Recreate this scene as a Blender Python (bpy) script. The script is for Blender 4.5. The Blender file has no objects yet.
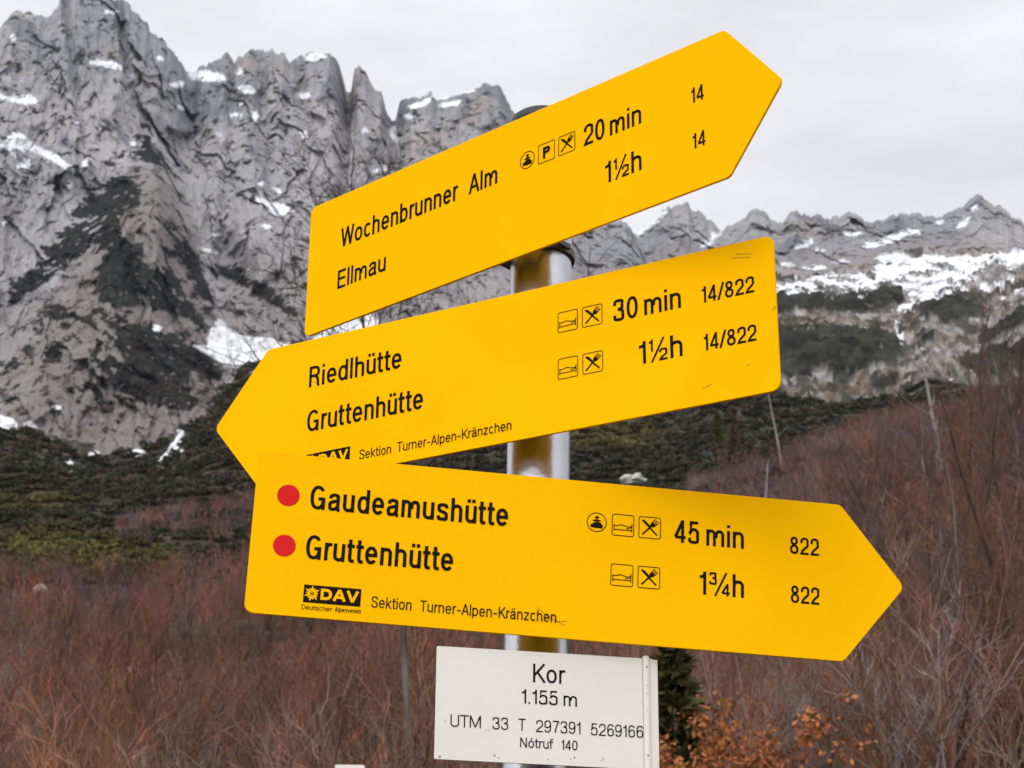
import bpy, bmesh, math, random
import numpy as np
from mathutils import Vector, Matrix

SC = bpy.context.scene
COL = SC.collection
CZ = 1.5                                             # eye height
F = 2050.0                                           # focal length in pixels of a 1024 px wide frame
M = np.array([[0.99988461, -0.01519075, 0.0],        # camera axes (right, up, forward) -> world
              [-0.00584348, -0.38462875, 0.92305286],
              [0.01402187, 0.92294635, 0.38467314]])

# ---------------------------------------------------------------- camera
cam = bpy.data.cameras.new('camera')
camera = bpy.data.objects.new('camera', cam); COL.objects.link(camera)
cam.sensor_width = 36.0
cam.lens = F/1024*36
cam.clip_start = .05; cam.clip_end = 20000
cam.dof.use_dof = True; cam.dof.focus_distance = 1.95; cam.dof.aperture_fstop = 31
camera.matrix_world = Matrix(((M[0, 0], M[0, 1], -M[0, 2], 0), (M[1, 0], M[1, 1], -M[1, 2], 0),
                              (M[2, 0], M[2, 1], -M[2, 2], CZ), (0, 0, 0, 1)))
SC.camera = camera

# ---------------------------------------------------------------- light: bright overcast, the sun veiled behind the viewer
SUN = Vector((-.30, -.78, .66)).normalized()
sun = bpy.data.lights.new('sun', 'SUN'); sun.energy = .85; sun.angle = math.radians(28); sun.color = (1, .97, .92)
so = bpy.data.objects.new('sun', sun); COL.objects.link(so)
so.rotation_euler = SUN.to_track_quat('Z', 'Y').to_euler(); so.location = SUN*60
W = bpy.data.worlds.new('World'); SC.world = W; W.use_nodes = True
wn, wl = W.node_tree.nodes, W.node_tree.links
bg = wn['Background']; bg.inputs[1].default_value = .1
sky = wn.new('ShaderNodeTexSky'); sky.sky_type = 'NISHITA'; sky.sun_disc = False
sky.sun_elevation = math.asin(SUN.z); sky.sun_rotation = math.atan2(SUN.x, SUN.y); sky.altitude = 1155
tc = wn.new('ShaderNodeTexCoord')
dot = wn.new('ShaderNodeVectorMath'); dot.operation = 'DOT_PRODUCT'; dot.inputs[1].default_value = Vector((-.35, -.80, .50)).normalized()
wl.new(tc.outputs['Generated'], dot.inputs[0])
mr = wn.new('ShaderNodeMapRange'); mr.inputs[1].default_value = -.50; mr.inputs[2].default_value = .9
mr.inputs[3].default_value = 9.3; mr.inputs[4].default_value = 19.4
wl.new(dot.outputs['Value'], mr.inputs[0])
mp = wn.new('ShaderNodeMapping'); mp.inputs['Scale'].default_value = (2.0, 2.0, 6.5); mp.inputs['Rotation'].default_value = (0, .5, .3)
wl.new(tc.outputs['Generated'], mp.inputs[0])
nz = wn.new('ShaderNodeTexNoise'); nz.inputs['Scale'].default_value = 3.0; nz.inputs['Detail'].default_value = 5; nz.inputs['Roughness'].default_value = .5
wl.new(mp.outputs[0], nz.inputs[0])
nr = wn.new('ShaderNodeMapRange'); nr.inputs[1].default_value = .3; nr.inputs[2].default_value = .7
nr.inputs[3].default_value = .84; nr.inputs[4].default_value = 1.09
wl.new(nz.outputs['Fac'], nr.inputs[0])
mu = wn.new('ShaderNodeMath'); mu.operation = 'MULTIPLY'; wl.new(mr.outputs[0], mu.inputs[0]); wl.new(nr.outputs[0], mu.inputs[1])
cl = wn.new('ShaderNodeVectorMath'); cl.operation = 'SCALE'; cl.inputs[0].default_value = (.995, .992, 1.03)
wl.new(mu.outputs[0], cl.inputs['Scale'])
mx = wn.new('ShaderNodeMixRGB'); mx.inputs[0].default_value = .93
wl.new(sky.outputs[0], mx.inputs[1]); wl.new(cl.outputs[0], mx.inputs[2]); wl.new(mx.outputs[0], bg.inputs[0])
VS = SC.view_settings
VS.view_transform = 'Standard'; VS.look = 'None'; VS.exposure = 0.0; VS.gamma = 1.0; VS.use_curve_mapping = False
SC.cycles.use_denoising = True; SC.cycles.denoiser = 'OPENIMAGEDENOISE'; SC.cycles.denoising_input_passes = 'RGB_ALBEDO_NORMAL'
SC.cycles.max_bounces = 6; SC.cycles.diffuse_bounces = 3; SC.cycles.glossy_bounces = 3
# ---------------------------------------------------------------- helpers
rng = np.random.default_rng(7)

def tag(o, label=None, cat=None, group=None, kind=None):
    if label: o['label'] = label
    if cat: o['category'] = cat
    if group: o['group'] = group
    if kind: o['kind'] = kind
    return o

def link(name, me, parent=None, mat=None):
    o = bpy.data.objects.new(name, me); COL.objects.link(o)
    if mat is not None: me.materials.append(mat)
    if parent is not None: o.parent = parent
    return o

def from_bm(name, bm, mat, parent=None, smooth=False):
    me = bpy.data.meshes.new(name); bm.to_mesh(me); bm.free()
    if smooth: me.polygons.foreach_set('use_smooth', [True]*len(me.polygons))
    return link(name, me, parent, mat)

def np_mesh(name, V, Fc, col=None, smooth=False):
    """mesh from arrays; Fc is (n, 3) or (n, 4); col is one colour per vertex"""
    me = bpy.data.meshes.new(name)
    n, k = Fc.shape
    me.vertices.add(len(V)); me.vertices.foreach_set('co', np.ascontiguousarray(V, np.float32).ravel())
    me.loops.add(n*k); me.loops.foreach_set('vertex_index', np.ascontiguousarray(Fc, np.int32).ravel())
    me.polygons.add(n); me.polygons.foreach_set('loop_start', np.arange(0, n*k, k, dtype=np.int32))
    if smooth: me.polygons.foreach_set('use_smooth', np.ones(n, bool))
    me.update(calc_edges=True)
    if col is not None:
        a = me.color_attributes.new('tint', 'FLOAT_COLOR', 'POINT')
        a.data.foreach_set('color', np.ascontiguousarray(np.c_[col, np.ones(len(V))], np.float32).ravel())
    return me

# noise -----------------------------------------------------------------
_perm = np.random.default_rng(11).permutation(512)
_perm = np.r_[_perm, _perm, _perm]
_g = np.random.default_rng(12).normal(size=(512, 3)); _g /= np.linalg.norm(_g, axis=1)[:, None]
def perlin(x, y, z=0.):
    x, y, z = np.broadcast_arrays(np.asarray(x, float), np.asarray(y, float), np.asarray(z, float))
    xi, yi, zi = np.floor(x).astype(int), np.floor(y).astype(int), np.floor(z).astype(int)
    xf, yf, zf = x-xi, y-yi, z-zi
    f = lambda t: t*t*t*(t*(t*6-15)+10)
    u, v, w = f(xf), f(yf), f(zf)
    def gr(i, j, k):
        h = _perm[_perm[_perm[(xi+i) & 511]+((yi+j) & 511)]+((zi+k) & 511)]
        g = _g[h & 511]
        return g[..., 0]*(xf-i)+g[..., 1]*(yf-j)+g[..., 2]*(zf-k)
    L = lambda a, b, t: a+(b-a)*t
    return L(L(L(gr(0, 0, 0), gr(1, 0, 0), u), L(gr(0, 1, 0), gr(1, 1, 0), u), v),
             L(L(gr(0, 0, 1), gr(1, 0, 1), u), L(gr(0, 1, 1), gr(1, 1, 1), u), v), w)*1.6
def fbm(x, y, z=0., o=4, g=.5):
    s, a, k = 0., 1., 1.
    for i in range(o):
        s = s+a*perlin(x*k+17.3*i, y*k-9.1*i, z*k+3.7*i); a *= g; k *= 2.03
    return s
def ridged(x, y, z=0., o=4, g=.5):
    s, a, k = 0., 1., 1.
    for i in range(o):
        s = s+a*(1-2.2*np.abs(perlin(x*k+7.7*i, y*k+31.1*i, z*k-5.3*i))); a *= g; k *= 2.07
    return s
def facets(x, y, seed, tilt=1.0):
    """broken rock: every cell a tilted plane of its own; also the distance to the nearest joint"""
    xi, yi = np.floor(x).astype(int), np.floor(y).astype(int)
    d1 = np.full(x.shape, 9.); d2 = np.full(x.shape, 9.); val = np.zeros(x.shape)
    for i in (-1, 0, 1):
        for j in (-1, 0, 1):
            h = _perm[_perm[(xi+i+seed*37) & 511]+((yi+j+seed*91) & 511)] & 511
            g, g2 = _g[h], _g[(h*7+13) & 511]
            cx, cy = xi+i+.5+.48*np.clip(g[..., 0]*1.3, -1, 1), yi+j+.5+.48*np.clip(g[..., 1]*1.3, -1, 1)
            dx, dy = x-cx, y-cy; d = np.abs(dx)**1.4+np.abs(dy)**1.4
            v = g2[..., 2]*.8+tilt*(g2[..., 0]*dx+g2[..., 1]*dy)
            m = d < d1
            d2 = np.where(m, d1, np.minimum(d2, d)); val = np.where(m, v, val); d1 = np.where(m, d, d1)
    return val, d2-d1
smooth = lambda a, b, x: np.clip((x-a)/(b-a), 0, 1)**2*(3-2*np.clip((x-a)/(b-a), 0, 1))

# directions ------------------------------------------------------------
def pix_dir(px, py):
    """unit-free world direction of a place in the view: azimuth and tangent of elevation"""
    c = np.stack(np.broadcast_arrays((np.asarray(px, float)-512)/F, -(np.asarray(py, float)-384)/F, 1.0), -1)
    d = c@M.T
    return np.arctan2(d[..., 0], d[..., 1]), d[..., 2]/np.hypot(d[..., 0], d[..., 1])
def dir_pix(az, te):
    d = np.stack(np.broadcast_arrays(np.sin(az), np.cos(az), te), -1)
    c = d@M
    return 512+F*c[..., 0]/c[..., 2], 384-F*c[..., 1]/c[..., 2]
def curve(pts):
    """a ridge or foot line seen at these places -> tangent of elevation as a function of azimuth"""
    P = np.array(pts, float)
    az, te = pix_dir(P[:, 0], P[:, 1])
    o = np.argsort(az)
    return lambda a: np.interp(a, az[o], te[o])

# regions ---------------------------------------------------------------
OX, OY, NX, NY = 300, 100, 1624, 968
def region(polys, blobs=(), soft=1.5):
    """coverage map of outlined patches (snow fields, pine mats), sampled later on the terrain"""
    yy, xx = np.mgrid[0:NY, 0:NX]
    X, Y = xx-OX+.5, yy-OY+.5
    img = np.zeros((NY, NX))
    for P in polys:
        P = np.array(P, float); n = len(P)
        x0, x1 = int(P[:, 0].min()+OX)-2, int(P[:, 0].max()+OX)+3
        y0, y1 = int(P[:, 1].min()+OY)-2, int(P[:, 1].max()+OY)+3
        x0, y0 = max(x0, 0), max(y0, 0)
        sx, sy = X[y0:y1, x0:x1], Y[y0:y1, x0:x1]
        ins = np.zeros(sx.shape, bool)
        for i in range(n):
            (ax, ay), (bx, by) = P[i], P[(i+1) % n]
            if ay == by: continue
            ins ^= ((ay > sy) != (by > sy)) & (sx < (bx-ax)*(sy-ay)/(by-ay)+ax)
        img[y0:y1, x0:x1] = np.maximum(img[y0:y1, x0:x1], ins)
    for b in blobs:
        cx, cy, rx, ry = b[:4]; t = math.radians(b[4] if len(b) > 4 else 0)
        u = ((X-cx)*math.cos(t)-(Y-cy)*math.sin(t))/rx; v = ((X-cx)*math.sin(t)+(Y-cy)*math.cos(t))/ry
        img = np.maximum(img, np.clip(1.5-(u*u+v*v), 0, 1))
    k = np.exp(-.5*(np.arange(-6, 7)/soft)**2); k /= k.sum()
    img = np.apply_along_axis(lambda r: np.convolve(r, k, 'same'), 0, img)
    img = np.apply_along_axis(lambda r: np.convolve(r, k, 'same'), 1, img)
    return img
def sample(img, px, py):
    x = np.clip(px+OX-.5, 0, NX-2); y = np.clip(py+OY-.5, 0, NY-2)
    xi, yi = x.astype(int), y.astype(int); u, v = x-xi, y-yi
    return (img[yi, xi]*(1-u)+img[yi, xi+1]*u)*(1-v)+(img[yi+1, xi]*(1-u)+img[yi+1, xi+1]*u)*v

# materials -------------------------------------------------------------
def mat(name, color, rough=.6, metal=0., spec=.5, vary=0., vscale=20., bump=0., bscale=60.):
    m = bpy.data.materials.new(name); m.use_nodes = True
    n, l = m.node_tree.nodes, m.node_tree.links
    b = n['Principled BSDF']
    b.inputs['Base Color'].default_value = (*color, 1); b.inputs['Roughness'].default_value = rough
    b.inputs['Metallic'].default_value = metal; b.inputs['Specular IOR Level'].default_value = spec
    t = n.new('ShaderNodeTexCoord')
    if vary:
        z = n.new('ShaderNodeTexNoise'); z.inputs['Scale'].default_value = vscale; z.inputs['Detail'].default_value = 4
        l.new(t.outputs['Object'], z.inputs[0])
        r = n.new('ShaderNodeMapRange'); r.inputs[1].default_value = .3; r.inputs[2].default_value = .7
        r.inputs[3].default_value = 1-vary; r.inputs[4].default_value = 1+vary
        l.new(z.outputs['Fac'], r.inputs[0])
        s = n.new('ShaderNodeVectorMath'); s.operation = 'SCALE'; s.inputs[0].default_value = color
        l.new(r.outputs[0], s.inputs['Scale']); l.new(s.outputs[0], b.inputs['Base Color'])
    if bump:
        z = n.new('ShaderNodeTexNoise'); z.inputs['Scale'].default_value = bscale; z.inputs['Detail'].default_value = 6
        l.new(t.outputs['Object'], z.inputs[0])
        q = n.new('ShaderNodeBump'); q.inputs['Strength'].default_value = bump; q.inputs['Distance'].default_value = .01
        l.new(z.outputs['Fac'], q.inputs['Height']); l.new(q.outputs[0], b.inputs['Normal'])
    return m

def tint_mat(name, rough=.9, spec=.2, vary=.25, vscale=.3, bump=0., bscale=.3, bdist=1., sheen=0.):
    """base colour from the mesh's own 'tint' attribute, broken up by noise"""
    m = bpy.data.materials.new(name); m.use_nodes = True
    n, l = m.node_tree.nodes, m.node_tree.links
    b = n['Principled BSDF']; b.inputs['Roughness'].default_value = rough; b.inputs['Specular IOR Level'].default_value = spec
    a = n.new('ShaderNodeAttribute'); a.attribute_name = 'tint'
    t = n.new('ShaderNodeTexCoord')
    z = n.new('ShaderNodeTexNoise'); z.inputs['Scale'].default_value = vscale; z.inputs['Detail'].default_value = 7; z.inputs['Roughness'].default_value = .65
    l.new(t.outputs['Object'], z.inputs[0])
    r = n.new('ShaderNodeMapRange'); r.inputs[1].default_value = .3; r.inputs[2].default_value = .7
    r.inputs[3].default_value = 1-vary; r.inputs[4].default_value = 1+vary
    l.new(z.outputs['Fac'], r.inputs[0])
    s = n.new('ShaderNodeVectorMath'); s.operation = 'SCALE'
    l.new(a.outputs['Color'], s.inputs[0]); l.new(r.outputs[0], s.inputs['Scale']); l.new(s.outputs[0], b.inputs['Base Color'])
    if bump:
        z2 = n.new('ShaderNodeTexNoise'); z2.inputs['Scale'].default_value = bscale; z2.inputs['Detail'].default_value = 8; z2.inputs['Roughness'].default_value = .65
        l.new(t.outputs['Object'], z2.inputs[0])
        q = n.new('ShaderNodeBump'); q.inputs['Strength'].default_value = bump; q.inputs['Distance'].default_value = bdist
        l.new(z2.outputs['Fac'], q.inputs['Height']); l.new(q.outputs[0], b.inputs['Normal'])
    return m
# ---------------------------------------------------------------- lettering: a narrow grotesque drawn as strokes
def catmull(P, n=7):
    P = np.array(P, float)
    Q = np.vstack([2*P[0]-P[1], P, 2*P[-1]-P[-2]])
    out = []
    for i in range(1, len(Q)-2):
        p0, p1, p2, p3 = Q[i-1:i+3]
        for k in range(n):
            t = k/n
            out.append(0.5*((2*p1)+(-p0+p2)*t+(2*p0-5*p1+4*p2-p3)*t*t+(-p0+3*p1-3*p2+p3)*t**3))
    out.append(P[-1])
    return np.array(out)

def arc(cx, cy, rx, ry, a0, a1, n=26, e=2.25):
    a = np.radians(np.linspace(a0, a1, n))
    c, s = np.cos(a), np.sin(a)
    return np.c_[cx+rx*np.sign(c)*np.abs(c)**(2/e), cy+ry*np.sign(s)*np.abs(s)**(2/e)]

XH = .735
def glyph(ch, h):
    """centre lines of one letter (cap height 1, half stroke h) and its outer width"""
    x = XH
    def bowl(w, x0=0., top=None, a0=0, a1=360):
        t = x if top is None else top
        return arc(x0+w/2, t/2, w/2-h, t/2-h, a0, a1, 40)
    def arch(x0, w, base=0.):                     # the shoulder of n, h, m, r
        return np.vstack([[[x0+h, x*.52]], arc(x0+w/2, x-.25, w/2-h, .25-h, 170, 0, 18), [[x0+w-h, base]]])
    V = lambda xx, a, b: [(xx, a), (xx, b)]
    B = .46
    if ch == ' ': return [], .30
    if ch == 'o': return [bowl(.47)], .47
    if ch == 'ó': return [bowl(.47), [(.2, .84), (.32, 1.0)]], .47
    if ch == 'c': return [arc(.225, x/2, .225-h, x/2-h, 42, 318, 34)], .42
    if ch == 'e':
        return [np.vstack([[(h, x*.5), (.46-h, x*.5)], arc(.23, x/2, .23-h, x/2-h, 0, 322, 40)])], .46
    if ch == 'b': return [V(h, 0, 1), bowl(B)], B
    if ch == 'd': return [V(B-h, 0, 1), bowl(B)], B
    if ch == 'p': return [V(h, -.22, x), bowl(B)], B
    if ch in 'aä':
        st = [catmull([(h+.01, x*.70), (h+.035, x*.83), (.21, x-h), (.345, x*.86), (.36, x*.70), (.36, x*.2), (.375, .05), (.44, h*.7)], 8),
              catmull([(.36, x*.575), (.20, x*.53), (.07, x*.42), (h, x*.24), (.09, h+.02), (.19, h), (.30, .11), (.36, .22)], 8)]
        if ch == 'ä': st += [V(.13, .84, .96), V(.30, .84, .96)]
        return st, .44
    if ch == 'f': return [catmull([(.11, 0), (.11, .40), (.11, .78), (.15, .93), (.28, 1-h)], 6), [(0, x-h*.9), (.27, x-h*.9)]], .28
    if ch == 't': return [catmull([(.115, .95), (.115, .55), (.115, .20), (.15, .07), (.27, h*.9)], 6), [(0, x-h*.9), (.27, x-h*.9)]], .27
    if ch == 'h': return [V(h, 0, 1), arch(0, .44)], .44
    if ch == 'n': return [V(h, 0, x), arch(0, .44)], .44
    if ch == 'm': return [V(h, 0, x), arch(0, .385), arch(.325, .385)], .71
    if ch == 'r': return [V(h, 0, x), catmull([(h, x*.55), (h+.03, x*.80), (.17, x-h*1.1), (.27, x-h*1.0)], 6)], .27
    if ch in 'uü':
        st = [V(.44-h, 0, x), np.vstack([[(h, x)], arc(.22, .25, .22-h, .25-h, 180, 350, 18), [(.44-h, x*.48)]])]
        if ch == 'ü': st += [V(.13, .86, 1.0), V(.31, .86, 1.0)]
        return st, .44
    if ch == 'i': return [V(h, 0, x), V(h, .87, 1.0)], 2*h
    if ch == 'l': return [V(h, 0, 1)], 2*h
    if ch == 'k': return [V(h, 0, 1), [(h, x*.32), (.40, x)], [(.17, x*.55), (.41, 0)]], .43
    if ch == 's':
        return [catmull([(.40-h*.6, x*.72), (.34, x*.87), (.21, x-h), (.08, x*.86), (h, x*.72), (.09, x*.58), (.21, x*.50),
                         (.34, x*.41), (.42-h, x*.27), (.34, x*.10), (.21, h), (.08, x*.11), (h*.6+.01, x*.28)], 5)], .42
    if ch == 'v': return [[(.03, x), (.215, 0), (.40, x)]], .43
    if ch == 'z': return [[(.02, x-h), (.37, x-h), (.04, h), (.39, h)]], .40
    if ch == 'w': return [[(.02, x), (.17, 0), (.31, x), (.45, 0), (.60, x)]], .62
    if ch == '-': return [[(.02, .36), (.30, .36)]], .32
    if ch == '.': return [V(h+.01, 0, 2*h)], 2*h+.02
    if ch == '/': return [[(.02, -.02), (.33, 1.02)]], .35
    if ch == 'A': return [[(h*.8, 0), (.29, 1)], [(.58-h*.8, 0), (.29, 1)], [(.14, .33), (.44, .33)]], .58
    if ch == 'V': return [[(h*.8, 1), (.27, 0), (.54-h*.8, 1)]], .54
    if ch == 'W': return [[(h*.8, 1), (.21, 0), (.40, 1), (.59, 0), (.80-h*.8, 1)]], .80
    if ch == 'D': return [V(h, 0, 1), np.vstack([[(h, 1-h), (.24, 1-h)], arc(.24, .5, .30-h, .5-h, 90, -90, 24), [(h, h)]])], .54
    if ch == 'E': return [V(h, 0, 1), [(h, 1-h), (.46, 1-h)], [(h, .53), (.43, .53)], [(h, h), (.47, h)]], .47
    if ch == 'R': return [V(h, 0, 1), np.vstack([[(h, 1-h), (.28, 1-h)], arc(.28, .73, .23-h, .27-h, 90, -90, 18), [(h, .46+h)]]),
                          catmull([(.28, .46+h), (.39, .41), (.425, .28), (.43, .12), (.47, 0)], 6)], .52
    if ch == 'P': return [V(h, 0, 1), np.vstack([[(h, 1-h), (.27, 1-h)], arc(.27, .71, .23-h, .29-h, 90, -90, 18), [(h, .42+h)]])], .50
    if ch == 'G': return [np.vstack([arc(.29, .5, .29-h, .5-h, 40, 330, 40), [(.57-h, .45), (.31, .45)]]), V(.57-h, 0, .45)], .58
    if ch == 'K': return [V(h, 0, 1), [(h, .36), (.51, 1)], [(.20, .56), (.53, 0)]], .55
    if ch == 'S':
        return [catmull([(.47-h*.6, .72), (.42, .89), (.26, 1-h), (.10, .90), (h, .74), (.11, .59), (.26, .52),
                         (.42, .42), (.50-h, .26), (.42, .09), (.25, h), (.08, .10), (h*.6+.005, .30)], 5)], .50
    if ch == 'T': return [V(.26, 0, 1), [(0, 1-h), (.52, 1-h)]], .52
    if ch == 'U': return [np.vstack([[(h, 1)], arc(.27, .30, .27-h, .30-h, 180, 360, 22), [(.54-h, 1)]])], .54
    if ch == 'M': return [[(h, 0), (h, 1), (.345, .05), (.69-h, 1), (.69-h, 0)]], .69
    if ch == 'N': return [[(h, 0), (h, 1), (.55-h, 0), (.55-h, 1)]], .55
    if ch == '0': return [arc(.25, .5, .25-h, .5-h, 0, 360, 44)], .50
    if ch == '1': return [V(.26-h, 0, 1), catmull([(.02, .76), (.12, .79), (.185, .86), (.26-h, .99)], 5)], .28
    if ch == '2':
        return [np.vstack([catmull([(h, .66), (.05+h*.5, .84), (.24, 1-h), (.42, .86), (.49-h, .70), (.43, .53), (.29, .38), (.14, .23), (h, h)], 6),
                           [(.49, h)]])], .49
    if ch == '3':
        return [catmull([(h*.8, .73), (.08, .90), (.23, 1-h), (.39, .90), (.45-h, .75), (.38, .59), (.20, .53)], 6),
                catmull([(.20, .53), (.39, .47), (.48-h, .29), (.40, .10), (.23, h), (.07, .11), (h*.8, .28)], 6)], .48
    if ch == '4': return [[(.50, .24), (.03, .24), (.36, .97)], V(.36, 0, 1)], .51
    if ch == '5':
        return [np.vstack([[(.44, 1-h), (.115, 1-h), (h+.01, .47)],
                           catmull([(.07, .48), (.15, .60), (.26, .635), (.41, .54), (.48-h, .33), (.41, .11), (.23, h), (.07, .11), (h*.8, .26)], 6)])], .48
    if ch == '6':
        return [catmull([(.45, .78), (.39, .91), (.26, 1-h), (.11, .86), (h, .5), (.10, .12), (.25, h), (.42, .13), (.49-h, .33), (.42, .53), (.27, .60), (.12, .50), (h+.005, .36)], 6)], .49
    if ch == '7': return [[(.01, 1-h), (.44, 1-h), (.30, .62), (.21, .3), (.17, 0)]], .46
    if ch == '8': return [arc(.25, .755, .215-h, .245-h, 0, 360, 30), arc(.25, .275, .25-h, .275-h, 0, 360, 32)], .50
    if ch == '9':
        P, w = glyph('6', h)
        return [np.c_[.49-p[:, 0], 1-p[:, 1]] for p in P], .49
    if ch in '½¾':
        num, den = ('1', '2') if ch == '½' else ('3', '4')
        st = [np.array(p)*[.62, .54]+[0, .46] for p in glyph(num, h*1.2)[0]]
        w1 = glyph(num, h)[1]*.62
        st += [np.array([(w1-.07, -.02), (w1+.36, 1.02)])]
        st += [np.array(p)*[.62, .54]+[w1+.18, 0] for p in glyph(den, h*1.2)[0]]
        return st, w1+.18+.31
    raise KeyError(ch)

def kern(a, b):
    k = .115
    if a in 'AVWTKr/' or b in 'AVWT/': k = .07
    if a == 'r' and b not in '-': k = .065
    if a in 'ft' or b in 'ft': k = .075
    if a == '1' or b == '1': k = .10
    if a in 'oecbdpGO' and b in 'oecd': k = .10
    return k

def split_sharp(P):
    """cut a stroke where it turns back on itself, so that W, M, N, V and 4 keep their weight"""
    P = np.asarray(P, float)
    out, cur = [], [P[0]]
    for i in range(1, len(P)):
        cur.append(P[i])
        if i < len(P)-1:
            a, b = P[i]-P[i-1], P[i+1]-P[i]
            la, lb = np.hypot(*a), np.hypot(*b)
            if la > .05 and lb > .05 and (a@b)/(la*lb) < -.15:
                out.append(np.array(cur)); cur = [P[i]]
    out.append(np.array(cur))
    return out

def stroke_mesh(bm, P, hw, z, cut=None, close=False):
    P = np.array(P, float)
    keep = np.r_[True, np.hypot(*(np.diff(P, axis=0).T)) > 1e-9]
    P = P[keep]
    close = close or (len(P) > 3 and np.hypot(*(P[0]-P[-1])) < 1e-6)
    d = np.diff(P, axis=0); d /= np.hypot(d[:, 0], d[:, 1])[:, None]
    nrm = np.c_[-d[:, 1], d[:, 0]]
    N = np.vstack([nrm[:1], (nrm[:-1]+nrm[1:])/2, nrm[-1:]])
    if close: N[0] = N[-1] = (nrm[0]+nrm[-1])/2
    l2 = np.maximum((N**2).sum(1), .12)
    N = N/l2[:, None]
    A, Bq = P+N*hw, P-N*hw
    va = [bm.verts.new((p[0], p[1], z)) for p in A]
    vb = [bm.verts.new((p[0], p[1], z)) for p in Bq]
    for i in range(len(P)-1):
        try: bm.faces.new((vb[i], vb[i+1], va[i+1], va[i]))
        except ValueError: pass

def layout(text, h, sx):
    """strokes of a line of text in cap-height units, with letters narrowed by sx but strokes kept"""
    out, x, prev = [], 0., None
    for ch in text:
        st, w = glyph(ch, h/1.0)
        w2 = w*sx if ch not in 'il' else w
        if prev is not None and ch != ' ' and prev != ' ': x += kern(prev, ch)*sx
        for p in st:
            p = np.array(p, float)
            p[:, 0] = h+(p[:, 0]-h)*((w2-2*h)/(w-2*h) if w > 2*h+.03 else 1) if ch not in 'il.' else p[:, 0]
            out.append((p+[x, 0], .66 if ch in '½¾' else 1.))
        x += w2; prev = ch
    return out, x

def lettering_bm(bm, text, x, y, width, cap, weight, z):
    """one line of text: left edge x, baseline y, overall width and cap height, all in metres; stroke = weight*cap"""
    h = weight/2
    lo, hi = .3, 2.5
    for _ in range(30):
        m = (lo+hi)/2
        if layout(text, h, m)[1]*cap > width: hi = m
        else: lo = m
    st, _ = layout(text, h, m)
    i = 0
    for p, k in st:
        for q in split_sharp(p):
            stroke_mesh(bm, q*cap+[x, y], h*cap*k, z+i*1e-5); i += 1
# ---------------------------------------------------------------- terrain
# patches seen on the slopes: last snow on ledges, mats of dwarf pine
SNOW_L = region([
    [(0,94),(12,97),(30,93),(38,102),(25,104),(8,102),(-30,100)],
    [(-40,150),(0,140),(10,135),(22,133),(30,141),(40,147),(52,151),(65,161),(78,170),(82,160),(88,158),(86,165),(77,174),(62,168),(48,158),(36,152),(20,147),(28,158),(29,168),(18,169),(16,160),(8,148),(0,146)],
    [(82,57),(95,61),(112,62),(124,66),(124,71),(108,67),(92,65)],
    [(189,72),(205,70),(222,72),(225,80),(205,82),(190,79)],
    [(256,196),(270,202),(285,205),(295,211),(283,217),(268,212),(258,204)],
    [(198,246),(215,252),(232,261),(250,270),(258,275),(249,271),(230,259),(215,254),(204,251)],
    [(192,345),(205,347),(211,330),(217,320),(225,324),(232,332),(250,337),(270,338),(285,345),(300,348),(345,318),(372,314),(380,322),(360,330),(320,345),(290,362),(270,368),(245,372),(225,364),(205,353)],
    [(0,415),(12,419),(18,424),(16,431),(5,432),(-40,428)],
    [(154,466),(158,456),(170,450),(176,436),(182,428),(187,432),(184,448),(170,462),(158,467)],
], [(70,186,4,4),(240,72,5,3),(248,90,9,3,-10),(242,105,4,2),(180,108,5,2),(235,115,8,1.6),(255,117,2.4,7),(307,97,4,3),(304,134,5,4),
    (177,84,8,2.4),(78,125,4,2),(13,38,3,3),(160,58,4,2),(162,36,4,3),(260,183,4,2),(277,190,5,2,-25),(219,135,4,2),(267,227,5,1.6),(217,235,5,2),
    (4,223,3,3),(45,7,12,2.5),(315,58,12,4),(132,143,4,1.6),(394,134,3.5,9),(380,169,9,3,15),(421,104,12,3,24),(408,117,6,2),(449,104,12,2.5,14),(440,97,8,2),
    (463,92,14,2.6,10),(306,96,5,4),(365,130,5,2),(30,425,6,3),(57,407,5,2),(93,455,9,4,10),(70,465,5,5),(135,453,10,5),(157,328,5,3),(230,385,4,3),(112,12,8,2)], 1.0)
PINE_L = region([
    [(125,160),(138,141),(146,118),(149,122),(152,146),(160,152),(180,182),(172,178),(160,165),(150,165),(140,160)],
    [(78,205),(90,190),(105,185),(115,176),(130,176),(142,190),(140,205),(128,212),(118,222),(125,238),(140,262),(160,275),(150,285),(125,275),(105,262),(95,240),(60,270),(20,300),(0,310),(10,290),(40,255),(70,222)],
    [(100,240),(130,245),(145,270),(165,265),(178,275),(190,300),(210,330),(205,335),(185,310),(160,310),(140,305),(115,312),(100,300)],
    [(115,325),(150,325),(175,335),(200,345),(215,362),(225,375),(220,382),(205,375),(190,370),(190,395),(205,400),(180,412),(160,405),(150,390),(130,395),(112,385),(115,370),(130,360),(115,345)],
    [(75,370),(100,335),(105,345),(85,372)],
    [(205,258),(240,270),(275,292),(300,312),(298,318),(262,298),(225,276)],
    [(170,222),(185,235),(200,262),(215,300),(212,320),(200,296),(182,262)],
], [(65,325,7,5),(38,330,7,5,40),(30,350,6,4,50),(12,365,8,3,50),(40,322,4,4),(15,366,5,4),(92,178,4,3),(60,245,7,3,55),(25,330,5,2.5,40)], 2.0)
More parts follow.
